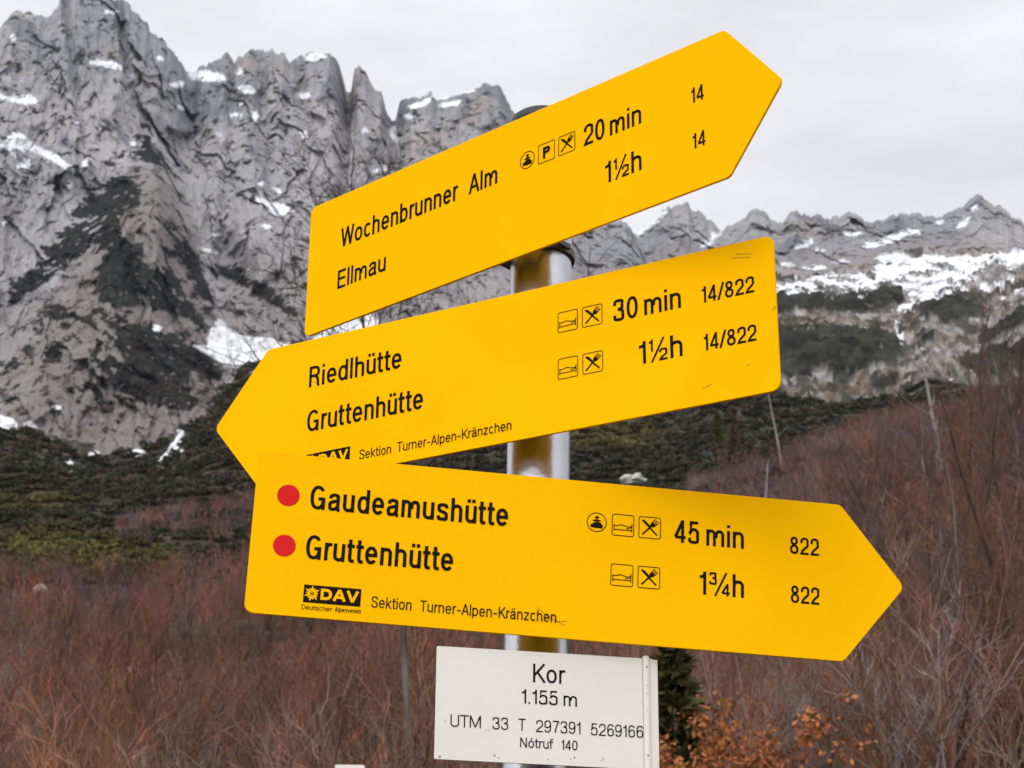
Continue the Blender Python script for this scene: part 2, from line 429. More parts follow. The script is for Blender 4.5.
SNOW_R = region([
    [(560,284),(700,284),(778,282),(790,281),(800,283),(815,276),(845,276),(865,272),(885,263),(905,258),(930,256),(960,257),(1000,254),(1024,252),(1060,250),(1100,262),(1024,262),(1000,268),(985,268),(975,280),(962,290),(945,296),(930,304),(922,310),(915,303),(905,312),(897,310),(908,298),(912,290),(900,290),(890,284),(870,292),(850,296),(830,293),(810,290),(795,300),(785,295),(778,295),(700,296),(560,298)],
    [(878,256),(905,252),(908,258),(890,262),(875,260)],
    [(990,283),(1010,276),(1016,280),(1000,287)], [(993,303),(1010,294),(1030,289),(1030,295),(1005,300)],
    [(898,320),(902,322),(902,342),(906,350),(901,350),(896,332)],
    [(634,236),(645,225),(660,213),(668,209),(664,217),(650,226),(640,238)],
], [(854,234,10,2.6),(895,237,16,3,25),(913,232,8,2),(963,223,9,2,35),(803,245,11,3,30),(820,250,6,2),(787,264,7,2.4),(840,262,10,1.6),(814,268,12,2),(890,258,12,1.8),
    (711,240,13,2.6,38),(985,288,4,3),(974,379,4,1.8),(949,379,3,3),(860,300,4,2),(1002,268,10,2),(820,325,4,1.6),(975,208,5,1.6,30),(940,222,6,1.5,20),(870,245,9,2,15)], 1.0)
PINE_R = region([
    [(560,300),(700,300),(778,296),(800,292),(830,297),(860,297),(885,292),(903,290),(905,300),(895,305),(880,312),(860,314),(830,314),(800,312),(778,315),(560,320)],
    [(560,336),(778,333),(800,328),(830,330),(860,332),(885,332),(900,345),(905,355),(895,362),(880,365),(868,372),(855,380),(845,388),(835,385),(830,375),(820,365),(808,372),(812,382),(800,383),(780,378),(560,380)],
    [(918,312),(930,303),(945,298),(962,300),(980,305),(987,314),(975,320),(960,322),(945,328),(938,320),(925,322)],
    [(978,340),(1000,325),(1020,312),(1060,300),(1060,310),(1005,335),(985,350)],
    [(960,365),(985,355),(1000,345),(1024,338),(1080,320),(1080,370),(1000,378),(985,385),(965,375)],
    [(870,395),(880,385),(895,378),(900,385),(885,395)],
], [(892,270,5,3),(845,287,7,2),(800,289,6,2),(955,275,16,3),(1000,262,9,3),(925,340,10,4)], 1.6)
GRASS_R = region([[(560,318),(778,314),(830,316),(880,316),(910,318),(925,330),(905,342),(885,330),(830,327),(778,330),(560,334)],
                  [(870,372),(900,360),(930,372),(915,392),(860,396),(780,400),(780,394),(850,390)]], (), 3)
OLIVE = region([[(-200,540),(0,537),(60,532),(130,545),(178,552),(190,572),(120,585),(60,580),(0,586),(-200,590)]], [(40,505,50,8),(600,440,60,14)], 5)
MAUVE = region([[(105,545),(130,522),(200,505),(255,497),(330,500),(330,548),(180,547)], [(690,470),(800,455),(900,420),(1200,380),(1200,520),(690,520)]], (), 6)

# the slope that carries everything: distance and height, from the feet of the viewer to the upper snow
GR = [(1.0, -56.3), (2.5, -30.), (5., -12.4), (10., 0.), (20., 7.4), (35., 10.6), (60., 12.0)]
FAR = [
 (100., [(-300,748),(0,748),(500,745),(700,738),(850,680),(1024,600),(1300,560)]),
 (160., [(-300,690),(0,690),(500,690),(700,668),(850,592),(1024,520),(1300,480)]),
 (250., [(-300,622),(0,622),(500,622),(700,592),(850,522),(1024,460),(1300,420)]),
 (400., [(-300,570),(0,565),(500,552),(700,522),(850,474),(1024,436),(1300,400)]),
 (600., [(-300,520),(0,512),(250,505),(500,490),(700,466),(850,440),(1024,418),(1300,385)]),
 (850., [(-300,428),(0,430),(33,435),(77,453),(105,464),(150,466),(175,446),(213,409),(240,369),(258,360),(300,352),(420,372),(560,402),(780,404),(860,406),(930,396),(1024,402),(1300,370)]),
 (960., [(-300,445),(0,450),(77,468),(150,475),(213,425),(258,372),(300,358),(420,366),(560,392),(780,396),(860,394),(930,372),(1024,385),(1300,350)]),
 (1120., [(-300,470),(0,475),(150,490),(258,390),(300,366),(420,350),(560,340),(780,334),(860,334),(905,345),(930,330),(985,345),(1024,325),(1300,290)]),
 (1300., [(-300,495),(150,500),(258,410),(420,345),(560,318),(780,314),(900,316),(930,304),(975,300),(1024,290),(1300,262)]),
 (1500., [(-300,520),(150,520),(258,430),(420,345),(560,298),(780,297),(880,292),(915,289),(960,276),(1024,262),(1300,245)]),
 (1750., [(-300,540),(150,540),(258,450),(420,345),(560,282),(780,281),(850,274),(905,257),(960,256),(1024,251),(1300,238)]),
 (1950., [(-300,560),(150,560),(258,470),(420,360),(560,300),(780,290),(850,283),(905,268),(960,266),(1024,262),(1300,250)]),
]
LR = np.log(np.array([r for r, _ in GR]+[r for r, _ in FAR]))
_fc = [curve(p) for _, p in FAR]
def _te(az):
    """tangent of elevation of every control ring at these azimuths; beyond the view the slope falls away into the valley"""
    az = np.asarray(az, float)
    ca = np.clip(az, -.40, .40)
    T = np.stack([np.full(az.shape, math.tan(math.radians(e))) for _, e in GR]+[f(ca) for f in _fc], -1)
    R = np.exp(LR)
    k = smooth(.35, 1.5, np.abs(az))[..., None]
    flat = (-CZ-.02*R)/R
    return T*(1-k)+flat*k
def ground_te(az, r):
    az, r = np.broadcast_arrays(np.asarray(az, float), np.asarray(r, float))
    T = _te(az); lr = np.log(np.maximum(r, 1.0))
    i = np.clip(np.searchsorted(LR, lr)-1, 0, len(LR)-2)
    t = np.clip((lr-LR[i])/(LR[i+1]-LR[i]), 0, 1)
    a = np.take_along_axis(T, i[..., None], -1)[..., 0]; b = np.take_along_axis(T, i[..., None]+1, -1)[..., 0]
    return a+(b-a)*t
def ground_z(x, y):
    az, r = np.arctan2(x, y), np.hypot(x, y)
    z = CZ+r*ground_te(az, r)
    amp = smooth(8, 60, r)
    z = z+amp*(.9*fbm(x/14, y/14, o=3)+.010*np.minimum(r, 900)*fbm(x/70, y/70, 5., o=3)*smooth(60, 300, r))
    return z
def on_ground(px, r):
    """a spot on the ground r metres away in the direction of column px"""
    az, _ = pix_dir(px, 560.)
    x, y = r*np.sin(az), r*np.cos(az)
    return x, y, ground_z(x, y)
def r_at(px, py, r0=20., r1=1400.):
    """distance at which a ray through this place first meets the slope"""
    px, py = np.broadcast_arrays(np.asarray(px, float), np.asarray(py, float))
    az, te = pix_dir(px, py)
    R = np.exp(np.linspace(math.log(r0), math.log(r1), 160))
    out = np.full(px.shape, r1)
    done = np.zeros(px.shape, bool)
    for r in R:
        hit = (ground_z(r*np.sin(az), r*np.cos(az)) >= CZ+r*te) & ~done
        out[hit] = r; done |= hit
    return out

def grid_faces(nr, nc):
    i = np.arange(nr*nc).reshape(nr, nc)
    return np.stack([i[:-1, :-1], i[:-1, 1:], i[1:, 1:], i[1:, :-1]], -1).reshape(-1, 4)

def build_ground():
    az0, _ = pix_dir(-260., 560.); az1, _ = pix_dir(1290., 560.)
    dense = np.linspace(az0, az1, 1180)
    side = np.linspace(0, 1, 60)[1:]**1.5
    az = np.r_[(az0-side*(math.pi+az0))[::-1], dense, az1+side*(math.pi-az1)]
    lr = np.r_[np.linspace(0, math.log(100), 70)[:-1], np.linspace(math.log(100), math.log(700), 150)[:-1], np.linspace(math.log(700), math.log(1950), 330)]
    R = np.exp(lr)
    A, RR = np.meshgrid(az, R)
    x, y = RR*np.sin(A), RR*np.cos(A)
    z = ground_z(x, y)
    te = (z-CZ)/RR
    front = np.abs(A) < .5
    px, py = dir_pix(np.where(front, A, 0), te)
    n1 = fbm(x/22, y/22, z/22, 4); n2 = fbm(x/9, y/9, z/9+9, 4); n3 = fbm(x/45, y/45, 3., 4)
    wx, wy = px+5*n1+2.5*n2, py+3*n2+2*n1
    far = smooth(560, 800, RR)*front
    nh = fbm(px/26-.2*py/8, py/3.6, 4., 4)
    snow = smooth(.40, .64, sample(SNOW_R, wx, wy)+.30*np.minimum(n2, .2)+2.5*np.minimum(nh+.03, .06)*smooth(252, 266, py))*far*(px > 500)
    snow = np.maximum(snow, smooth(.4, .6, sample(SNOW_L, wx, wy))*far*(px <= 420))
    pine = smooth(.3, .6, sample(PINE_R, wx, wy)+.30*n1+.55*n2-.04)*far*(px > 500)
    grass = np.clip(sample(GRASS_R, wx, wy)+.5*n3, 0, 1)*far
    oli, mau = sample(OLIVE, wx, wy)*front, sample(MAUVE, wx, wy)*front
    mix = lambda a, b, t: a*(1-t[..., None])+np.array(b)*t[..., None]
    c = np.broadcast_to(np.array([.056, .038, .030]), x.shape+(3,)).copy()                # leaf litter and dead grass
    c = mix(c, [.085, .062, .04], np.clip(.5+n1, 0, 1)*.5)
    c = mix(c, [.054, .049, .037], smooth(300, 460, RR+90*n3))                             # dark scrub floor
    c = mix(c, [.062, .058, .022], np.clip(oli*(.6+n2), 0, 1)*smooth(200, 300, RR))
    c = mix(c, [.095, .062, .060], np.clip(mau*(.6+n1), 0, 1)*smooth(250, 350, RR))
    rock = smooth(830, 950, RR+60*n1)*smooth(480, 640, px)
    rc = mix(np.broadcast_to(np.array([.23, .218, .212]), c.shape), [.135, .098, .072], np.clip(.8*grass+.6*n3+.55*n2, 0, 1))
    rc = rc*np.clip(1+.8*fbm(x/5, y/5, z/5, 3), .55, 1.5)[..., None]
    rc = mix(rc, [.04, .037, .030], smooth(.2, .4, n1+.5*n2)*.85)
    c = c*(1-rock[..., None])+rc*rock[..., None]
    sc = smooth(800, 870, RR)*(1-smooth(480, 640, px))*smooth(-.35, .25, n1+n3*.7-.3)*front
    c = mix(c, [.26, .235, .22], sc*smooth(438, 450, py+6*n2)*0+sc*.55*(py < 468))
    pc = np.clip(1+.9*n2+.7*n1, .4, 2.0)[..., None]*np.array([.028, .028, .023])
    c = c*(1-pine[..., None])+pc*pine[..., None]
    c = mix(c, [.74, .75, .79], snow*(.9+.1*np.clip(2*n2, -1, 1)))
    # relief: boulders, hummocks and the pine mats stand proud
    bump = far*(2.2*n2+1.4*fbm(x/4, y/4, z/4, 3))*(1-snow)+pine*(1.5+4.5*np.abs(perlin(x/6, y/6, z/6))+2.2*np.abs(perlin(x/2.6, y/2.6, z/2.6)))
    bump = bump+(1-far)*smooth(120, 500, RR)*(1.0*n2)
    f1, k1 = facets(A*1300/17, z/9+RR/40, 7); f2, k2 = facets(A*1300/6.5, z/4+RR/17, 8)
    bump = bump+rock*(1-snow)*(1-pine)*(3.2*f1+1.6*f2)
    z = z+bump
    V = np.stack([x, y, z], -1).reshape(-1, 3)
    me = np_mesh('ground', V, grid_faces(*A.shape), c.reshape(-1, 3), True)
    o = link('ground', me, None, tint_mat('slope_ground', rough=1., spec=0., vary=.35, vscale=.22, bump=.5, bscale=.5, bdist=.7))
    tag(o, 'brown and dark green slope rising to snow patches behind the signpost', 'slope', kind='structure')
    # what lies under the viewer's own ring
    a = np.linspace(0, 2*math.pi, 48, endpoint=False)
    zc = ground_z(np.sin(a), np.cos(a))
    bm = bmesh.new()
    vs = [bm.verts.new((math.sin(t)*1.02, math.cos(t)*1.02, float(q)+.004)) for t, q in zip(a, zc)]
    bm.faces.new(vs[::-1])
    p = from_bm('path', bm, mat('path_gravel', (.19, .17, .14), .95, vary=.3, vscale=14, bump=.6, bscale=90))
    tag(p, 'trodden gravel at the foot of the viewer', 'path', kind='structure')

def build_mountain(name, px0, px1, step, crest, foot, r_foot, r_crest, snow_img, pine_img, seed, bulge, label, back_tan, nrow=430, tone=1.0, relief=1.0):
    cols = np.arange(px0, px1, step)
    az, _ = pix_dir(cols, np.full(cols.shape, 300.))
    tc_, tf_ = curve(crest)(az), curve(foot)(az)
    # small teeth on the crest line
    tc_ = tc_+.0018*(ridged(az*110, seed, o=4)-.6)+.0009*facets(az*260, az*0+.5, 5, 1.2)[0]+.0005*facets(az*700, az*0+.3, 6, 1.2)[0]
    t = np.linspace(0, 1, nrow)[:, None]
    TE = tf_+(tc_-tf_)*t
    A = np.broadcast_to(az, TE.shape)
    px, py = dir_pix(A, TE)
    rf, rc_ = np.interp(cols, *zip(*r_foot)), np.interp(cols, *zip(*r_crest))
    s = t**.85
    R = rf+(rc_-rf)*s-bulge(px, py)
    x, y, z = R*np.sin(A), R*np.cos(A), CZ+R*TE
    # rock relief: pillars and gullies, ribs, ledges, blocks
    u = A*1700; v = z
    d1 = fbm(u/170, v/170, seed, 3); d2 = fbm(u/60, v/60, seed+4, 3)
    uu = u+.14*v+30*d1+12*d2; vv = v-.12*u+26*d1
    pil = ridged(uu/88, vv/250, seed, 3, .55)
    rib = ridged((uu+8*d2)/30, vv/88, seed+2, 4, .6)
    crk = ridged((u-.45*v+12*d2)/52, (v+.4*u)/190, seed+6, 3, .6)
    led = fbm(uu/90, (v+.22*u)/24, seed+8, 3)
    q3 = np.stack([R*np.sin(A), R*np.cos(A), v])
    blk = fbm(q3[0]/30, q3[1]/30, q3[2]/40+seed, 5, .58)
    edge = smooth(0, .10, 1-t)*.75+.25
    a1, j1 = facets((u+.22*v+16*d2)/56, (v+24*d1)/310, 1, .8); a2, j2 = facets((u+.12*v+7*d2)/24, (v-.3*u+12*d1)/130, 2, .9)
    a3, j3 = facets((u-.18*v+3*d2)/11, (v+.5*u)/42, 3); a4, j4 = facets((u+.2*v)/5.2, (v-.4*u)/15, 4)
    fac = 14*a1+8*a2+3.4*a3+1.7*a4-2.0*smooth(.14, 0, j1)-2*smooth(.14, 0, j2)-1.0*smooth(.2, 0, j3)
    disp = edge*relief*(26*(pil-.6)+5*(rib-.6)+2*(crk-.6)+.8*led+2.2*blk+fac)
    R2 = R-disp
    n1 = fbm(u/16, v/16, seed+1, 4); n2 = fbm(u/6, v/6, seed+5, 3)
    wx, wy = px+2.4*n1+1.3*n2, py+1.8*n2+1.6*n1
    nh = fbm(px/13+.3*py/13, py/4.5, seed, 4)
    snow = smooth(.29, .55, sample(snow_img, wx, wy)*1.05+.22*n2+.30*np.minimum(nh, .2))
    speck = smooth(.66, .86, led*.45+.25*n1+.25*n2+.32*fbm(u/50, v/50, seed+21, 2))*smooth(.15, .5, t)*.8
    snow = np.maximum(snow, speck)
    pine = np.zeros_like(snow) if pine_img is None else smooth(.34, .58, sample(pine_img, px+7*n1+4*n2, py+6*n2+5*n1)+.55*n1+.75*n2-.08)
    if pine_img is not None:                         # scattered pine cushions along the ribs of the buttress
        bu = smooth(15, 80, bulge(px, py)+25*n1)*smooth(125, 175, py)
        fl = fbm((u+.75*v)/16, (v-.75*u)/52, seed+31, 4)*np.where(px < 150, 1, .55)+fbm((u-.75*v)/16, (v+.75*u)/52, seed+33, 4)*np.where(px < 150, .5, 1)
        pine = np.maximum(pine, smooth(.50, .62, fl+.35*n2)*bu)
    R2 = R2-pine*(2+3.2*np.abs(perlin(u/5, v/5, seed+3)))-snow*1.2
    x, y, z = R2*np.sin(A), R2*np.cos(A), CZ+R2*TE
    mix = lambda a, b, k: a*(1-k[..., None])+np.array(b)*k[..., None]
    c = np.broadcast_to(np.array([.29, .294, .312]), x.shape+(3,)).copy()
    c = mix(c, [.40, .39, .39], np.clip(.45+.9*d1+.4*n1, 0, 1))
    c = mix(c, [.36, .305, .275], smooth(.3, .85, fbm(u/75, v/110, seed+13, 3)+.25*n1)*.55)
    c = mix(c, [.16, .16, .18], smooth(.15, .75, fbm(uu/20, vv/120, seed+15, 4)+.2*d2)*.7)     # wet streaks, lichen
    c = mix(c, [.30, .265, .25], smooth(.62, .2, t+0*c[..., 0]+.3*d1)*.55)                         # lower rubble and dead grass
    if pine_img is not None:                     # the buttress in front is of warmer, grassier rock than the wall
        but = smooth(20, 90, bulge(px, py)+35*n1)*smooth(110, 200, py)
        c = mix(c, [.225, .200, .194], but*.85); c = mix(c, [.13, .10, .08], but*smooth(.1, .6, n1+.6*n2)*.6)
    c = c*tone*.78
    pc = np.clip(1+.9*n2+.5*n1, .45, 1.9)[..., None]*np.array([.021, .021, .020])
    c = c*(1-pine[..., None])+pc*pine[..., None]
    c = mix(c, [.78, .79, .82], snow*(.86+.14*np.clip(nh*2, -1, 1)))
    # the far side falls away behind the crest
    nb = 14
    k = np.linspace(0, 1, nb+1)[1:, None]
    Rb = R2[-1]+k*900; zb = z[-1]-k*900*back_tan+14*fbm(A[-1]*60, k*9, seed, 3)*k
    xb, yb = Rb*np.sin(az), Rb*np.cos(az)
    V = np.concatenate([np.stack([x, y, z], -1), np.stack([xb, yb, zb], -1)], 0)
    c = np.concatenate([c, np.repeat(c[-1:], nb, 0)], 0)
    me = np_mesh(name, V.reshape(-1, 3), grid_faces(nrow+nb, len(cols)), c.reshape(-1, 3), False)
    o = link(name, me, None, tint_mat('limestone', rough=1., spec=0., vary=.16, vscale=.12, bump=.6, bscale=.5, bdist=1.6))
    tag(o, label, 'mountain', kind='structure')
    return o

CREST_L = [(-300,120),(-160,70),(-60,42),(0,28),(12,14),(30,10),(45,17),(57,10),(60,0),(75,-8),(100,-6),(118,-4),(128,6),(140,16),(150,30),(165,40),(175,52),(183,64),(188,73),(200,68),
  (212,66),(226,55),(230,58),(234,66),(238,58),(250,52),(263,50),(276,52),(285,51),(289,62),(299,57),(310,53),(320,57),(329,55),(336,62),(340,69),(344,84),(346,91),(351,92),(353,80),(354,69),
  (359,68),(366,76),(372,84),(382,94),(386,110),(391,120),(395,122),(400,101),(415,97),(431,94),(437,102),(448,98),(458,96),(475,90),(489,83),(496,86),(502,92),(514,113),(530,135),(548,160),
  (565,190),(580,212),(592,222),(604,218),(615,220),(626,221),(634,236),(650,262),(700,285)]
FOOT_L = [(-300,445),(0,440),(33,445),(77,462),(105,470),(150,468),(187,438),(213,415),(240,372),(258,360),(300,350),(420,352),(520,345),(640,330),(700,325)]
def bulge_left(px, py):
    # the triangular buttress standing in front of the wall, its ridge falling from the apex
    ax = 146+.0*(py-118)+8*np.sin((py-118)/55.)
    d = np.clip((py-112)/330., 0, 1)
    w = np.where(px < ax, 8+d*235, 8+d*150)
    b = 190*smooth(1.0, 0.0, np.abs(px-ax)/w)*smooth(0, .35, d)
    # the gully of snow to the right of it, the notches in the skyline
    b = b-70*np.exp(-((px-(120+.42*py))/26.)**2)*smooth(180, 280, py)*smooth(400, 330, py)
    for gx, w_, dep, y1 in ((188, 9, 45, 190), (345, 8, 60, 200), (394, 7, 55, 210), (300, 6, 26, 180), (75, 4, 22, 170), (128, 4, 26, 130), (436, 5, 22, 150), (260, 7, 30, 260)):
        b = b-dep*np.exp(-((px-gx-.12*(py-80))/w_)**2)*smooth(y1, y1-90, py)
    return b
CREST_R = [(480,250),(545,232),(590,240),(625,232),(635,234),(645,226),(662,212),(675,205),(685,202),(694,214),(700,212),(708,220),(716,228),(722,234),(728,228),(737,225),(748,215),(755,212),(764,211),(775,219),(782,225),(788,217),(793,212),
  (803,215),(814,214),(826,219),(841,216),(852,214),(862,219),(873,225),(886,218),(897,216),(909,212),(918,211),(925,215),(932,214),(936,221),(945,216),(954,212),(963,207),(970,198),(981,193),(988,200),(995,206),(1004,210),(1013,214),(1024,225),
  (1050,240),(1110,232),(1180,252),(1280,262)]
FOOT_R = [(480,330),(560,300),(780,290),(850,283),(905,268),(960,266),(1024,262),(1280,255)]

build_ground()
build_mountain('mountain_ridge', 480, 1290, 1.0, CREST_R, FOOT_R, [(480, 1850), (1290, 1850)], [(480, 2250), (1290, 2250)], SNOW_R, None, 41.5,
               lambda px, py: 0*px, 'jagged grey limestone ridge with snow gullies far right behind the signs', .9, 230, .95, 1.2)
build_mountain('mountain_massif', -290, 700, 1.0, CREST_L, FOOT_L, [(-290, 1080), (60, 1040), (200, 1040), (300, 1120), (420, 1220), (700, 1400)],
               [(-290, 1720), (100, 1700), (260, 1780), (420, 1880), (520, 1950), (700, 2000)], SNOW_L, PINE_L, 3.5, bulge_left,
               'grey limestone massif with snow ledges and a pine covered buttress on the left', .8, 470)
# ---------------------------------------------------------------- plants
def tubes(segs, k=3):
    """segs: list of (points, radii, colour) -> vertices, triangles, colours of thin k-sided tubes"""
    Vs, Fs, Cs, off = [], [], [], 0
    for P, r, c in segs:
        P = np.asarray(P, float); n = len(P); r = np.broadcast_to(np.asarray(r, float), (n,))
        d = np.gradient(P, axis=0); d /= np.linalg.norm(d, axis=1)[:, None]+1e-12
        up = np.where(np.abs(d[:, 2:3]) < .9, [[0, 0, 1.]], [[1., 0, 0]])
        a = np.cross(d, up); a /= np.linalg.norm(a, axis=1)[:, None]; b = np.cross(d, a)
        th = np.arange(k)*2*math.pi/k
        ring = P[:, None]+r[:, None, None]*(a[:, None]*np.cos(th)[None, :, None]+b[:, None]*np.sin(th)[None, :, None])
        Vs.append(ring.reshape(-1, 3))
        i = np.arange(n*k).reshape(n, k)
        p, q = i[:-1], i[1:]; p2, q2 = np.roll(p, -1, 1), np.roll(q, -1, 1)
        f = np.concatenate([np.stack([p, p2, q2], -1).reshape(-1, 3), np.stack([p, q2, q], -1).reshape(-1, 3)])
        Fs.append(f+off); off += n*k
        Cs.append(np.broadcast_to(np.asarray(c, float), (n*k, 3)))
    return np.concatenate(Vs), np.concatenate(Fs), np.concatenate(Cs)

def limb(R, p, d, length, n, wob, lift):
    """a wandering shoot from p along d; lift bends it upwards"""
    P = [np.array(p, float)]; d = np.array(d, float); d /= np.linalg.norm(d)
    for _ in range(n):
        d = d+R.normal(size=3)*wob+np.array([0, 0, lift]); d /= np.linalg.norm(d)
        P.append(P[-1]+d*length/n)
    return np.array(P)

def side_dir(R, d, ang):
    d = d/np.linalg.norm(d)
    a = np.cross(d, R.normal(size=3)); a /= np.linalg.norm(a)
    return d*math.cos(ang)+a*math.sin(ang)

def bare_shrub(seed, stems, twigs, fine, height, col, rad=.018, k3=True):
    """a many-stemmed leafless bush"""
    R = np.random.default_rng(seed); segs = []
    for s in range(stems):
        az = R.uniform(0, 2*math.pi); tl = R.uniform(.05, .75)
        d = np.array([math.cos(az)*tl, math.sin(az)*tl, 1.])
        L = height*R.uniform(.55, 1.1)
        c = np.array(col)*R.uniform(.55, 1.35)*np.array([1, R.uniform(.9, 1.08), R.uniform(.85, 1.1)])
        P = limb(R, [R.normal()*.15, R.normal()*.15, -.05], d, L, 6, .16, .07)
        r0 = rad*R.uniform(.6, 1.2)
        segs.append((P, np.linspace(r0, r0*.3, len(P)), c))
        for t in range(twigs):
            u = R.uniform(.18, .98)*(len(P)-1); i = min(int(u), len(P)-2)
            q = P[i]+(P[i+1]-P[i])*(u-i)
            dd = side_dir(R, P[i+1]-P[i], R.uniform(.35, .95))
            l2 = L*R.uniform(.18, .42)*(1.15-u/len(P)*.6)
            Q = limb(R, q, dd, l2, 3, .14, .10)
            segs.append((Q, np.linspace(r0*.42, r0*.16, len(Q)), c*R.uniform(.85, 1.3)))
            for f in range(fine):
                v = R.uniform(.2, .95)*(len(Q)-1); j = min(int(v), len(Q)-2)
                qq = Q[j]+(Q[j+1]-Q[j])*(v-j)
                T = limb(R, qq, side_dir(R, Q[j+1]-Q[j], R.uniform(.35, .9)), l2*R.uniform(.3, .65), 2 if k3 else 1, .12, .10)
                segs.append((T, np.linspace(r0*.22, r0*.10, len(T)), c*R.uniform(.9, 1.45)))
    return tubes(segs)

def scatter(name, protos, pos, scale, rot, tintv, material, squash=None):
    """one mesh of many growths: nobody could count them"""
    Vs, Fs, Cs, off = [], [], [], 0
    order = rng.integers(0, len(protos), len(pos))
    for k, (V, Fc, C) in enumerate(protos):
        w = np.where(order == k)[0]
        if not len(w): continue
        c, s = np.cos(rot[w]), np.sin(rot[w])
        X = V[None, :, 0]*c[:, None]-V[None, :, 1]*s[:, None]
        Y = V[None, :, 0]*s[:, None]+V[None, :, 1]*c[:, None]
        Z = np.broadcast_to(V[None, :, 2], X.shape)
        sc = scale[w][:, None]
        sq = sc if squash is None else sc*squash[w][:, None]
        P = np.stack([X*sc+pos[w, 0][:, None], Y*sc+pos[w, 1][:, None], Z*sq+pos[w, 2][:, None]], -1)
        Vs.append(P.reshape(-1, 3).astype(np.float32))
        Fs.append((Fc[None]+(np.arange(len(w))*len(V))[:, None, None]+off).reshape(-1, 3)); off += len(w)*len(V)
        Cs.append(np.clip(C[None]*tintv[w][:, None, :], 0, .9).reshape(-1, 3))
    me = np_mesh(name, np.concatenate(Vs), np.concatenate(Fs), np.concatenate(Cs))
    return link(name, me, None, material)

TWIG = tint_mat('bark_twigs', rough=.9, spec=.08, vary=.12, vscale=3)
LEAF = tint_mat('needles', rough=.9, spec=.06, vary=.2, vscale=2)

def polar_points(n, r0, r1, x0=-70, x1=1100, gap=0.):
    a0, _ = pix_dir(x0, 560.); a1, _ = pix_dir(x1, 560.)
    a = rng.uniform(a0, a1, n); r = np.sqrt(rng.uniform(r0*r0, r1*r1, n))
    x, y = r*np.sin(a), r*np.cos(a)
    return np.c_[x, y, ground_z(x, y)], r, a

RED, GREY, TAN = (.172, .083, .055), (.135, .094, .080), (.168, .096, .062)
def thicket():
    near = [bare_shrub(100+i, 9, 7, 3, 2.6, [RED, TAN, RED, GREY, RED, TAN, RED, GREY][i], .019) for i in range(8)]
    mid = [bare_shrub(200+i, 8, 6, 2, 3.0, [RED, TAN, RED, GREY][i % 4], .034, False) for i in range(6)]
    far = [bare_shrub(300+i, 7, 5, 1, 3.2, [RED, RED, RED, GREY][i % 4], .045, False) for i in range(5)]
    for nm, pr, n, r0, r1, s0, lab in (('thicket', near, 700, 17, 85, 1.0, 'bare reddish brown bushes covering the near slope below the signs'),
                                  ('shrubbery', mid, 1500, 85, 190, 1.15, 'bare brown shrubs covering the middle of the slope'),
                                  ('scrub', far, 9800, 190, 650, 1.3, 'mauve brown leafless scrub high on the slope')):
        P, r, a = polar_points(n, r0, r1)
        if nm == 'thicket':                             # the brush in front of the bare tree's foot
            P2, r2, a2 = polar_points(26, 15.5, 22, 355, 440)
            P, r, a = np.r_[P, P2], np.r_[r, r2], np.r_[a, a2]; n = len(P)
        sc = s0*rng.uniform(.45, 1.45, n)
        px, _ = dir_pix(a, P[:, 2]/r*0+.3)
        # the nearer, taller growth stands on the right; patches differ in hue
        sc *= 1+.5*smooth(700, 980, px)
        sc = np.where(r < 32, np.minimum(sc, .85), sc)
        h = fbm(P[:, 0]/18, P[:, 1]/18, 2., 3)
        t = np.ones((n, 3))*np.clip(1+.8*h, .4, 1.9)[:, None]*rng.uniform(.55, 1.55, (n, 1))
        hue = rng.normal(size=(n, 1)); t = t*np.where(hue > .9, [[1.25, .95, .75]], np.where(hue < -.7, [[.85, 1.0, 1.2]], [[1, 1, 1]]))
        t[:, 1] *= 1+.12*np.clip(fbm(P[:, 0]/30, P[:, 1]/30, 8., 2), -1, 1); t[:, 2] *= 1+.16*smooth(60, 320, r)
        keep = rng.random(n) < np.clip(.92+.5*h, .3, 1)
        keep &= ~((r < 34) & (px > 640))
        if nm == 'scrub':
            _, te = a, (P[:, 2]-CZ)/r; qx, qy = dir_pix(a, te)
            keep &= rng.random(n) > .85*sample(OLIVE, qx, qy)
            keep &= (rng.random(n) < np.clip(1.25-smooth(260, 430, r)*(1-.8*sample(MAUVE, qx, qy)), 0, 1)) & ((r < 430) | (sample(MAUVE, qx, qy) > .3))
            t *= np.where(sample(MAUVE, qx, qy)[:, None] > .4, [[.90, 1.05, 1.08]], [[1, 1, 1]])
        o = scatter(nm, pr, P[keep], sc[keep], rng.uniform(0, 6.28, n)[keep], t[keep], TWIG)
        tag(o, lab, 'bushes', kind='stuff')
thicket()

def leaf_clump(seed, n, size, spread, col, up=.9):
    """an uneven cushion of small leaf faces"""
    R = np.random.default_rng(seed)
    lobes = np.c_[R.normal(size=(5, 2))*.38, R.uniform(.15, .6, 5)]*spread
    c = lobes[R.integers(0, 5, n)]
    d = R.normal(size=(n, 3)); d /= np.linalg.norm(d, axis=1)[:, None]
    d[:, 2] = np.abs(d[:, 2])*1.0
    p = c+d*R.uniform(.25, .5, n)[:, None]*spread
    p[:, 2] = np.maximum(p[:, 2]*.9, -.1)
    e1 = R.normal(size=(n, 3)); e1[:, 2] += up; e1 /= np.linalg.norm(e1, axis=1)[:, None]
    e2 = np.cross(e1, R.normal(size=(n, 3))); e2 /= np.linalg.norm(e2, axis=1)[:, None]
    s = size*R.uniform(.5, 1.3, n)[:, None]
    V = np.stack([p-e2*s*.5, p+e2*s*.5, p+e1*s*1.3], 1).reshape(-1, 3)
    Cc = np.repeat(np.array(col)*R.uniform(.7, 1.35, (n, 1))*np.array([1, 1, 1])+0*p, 3, 0)
    return V, np.arange(3*n).reshape(n, 3), Cc

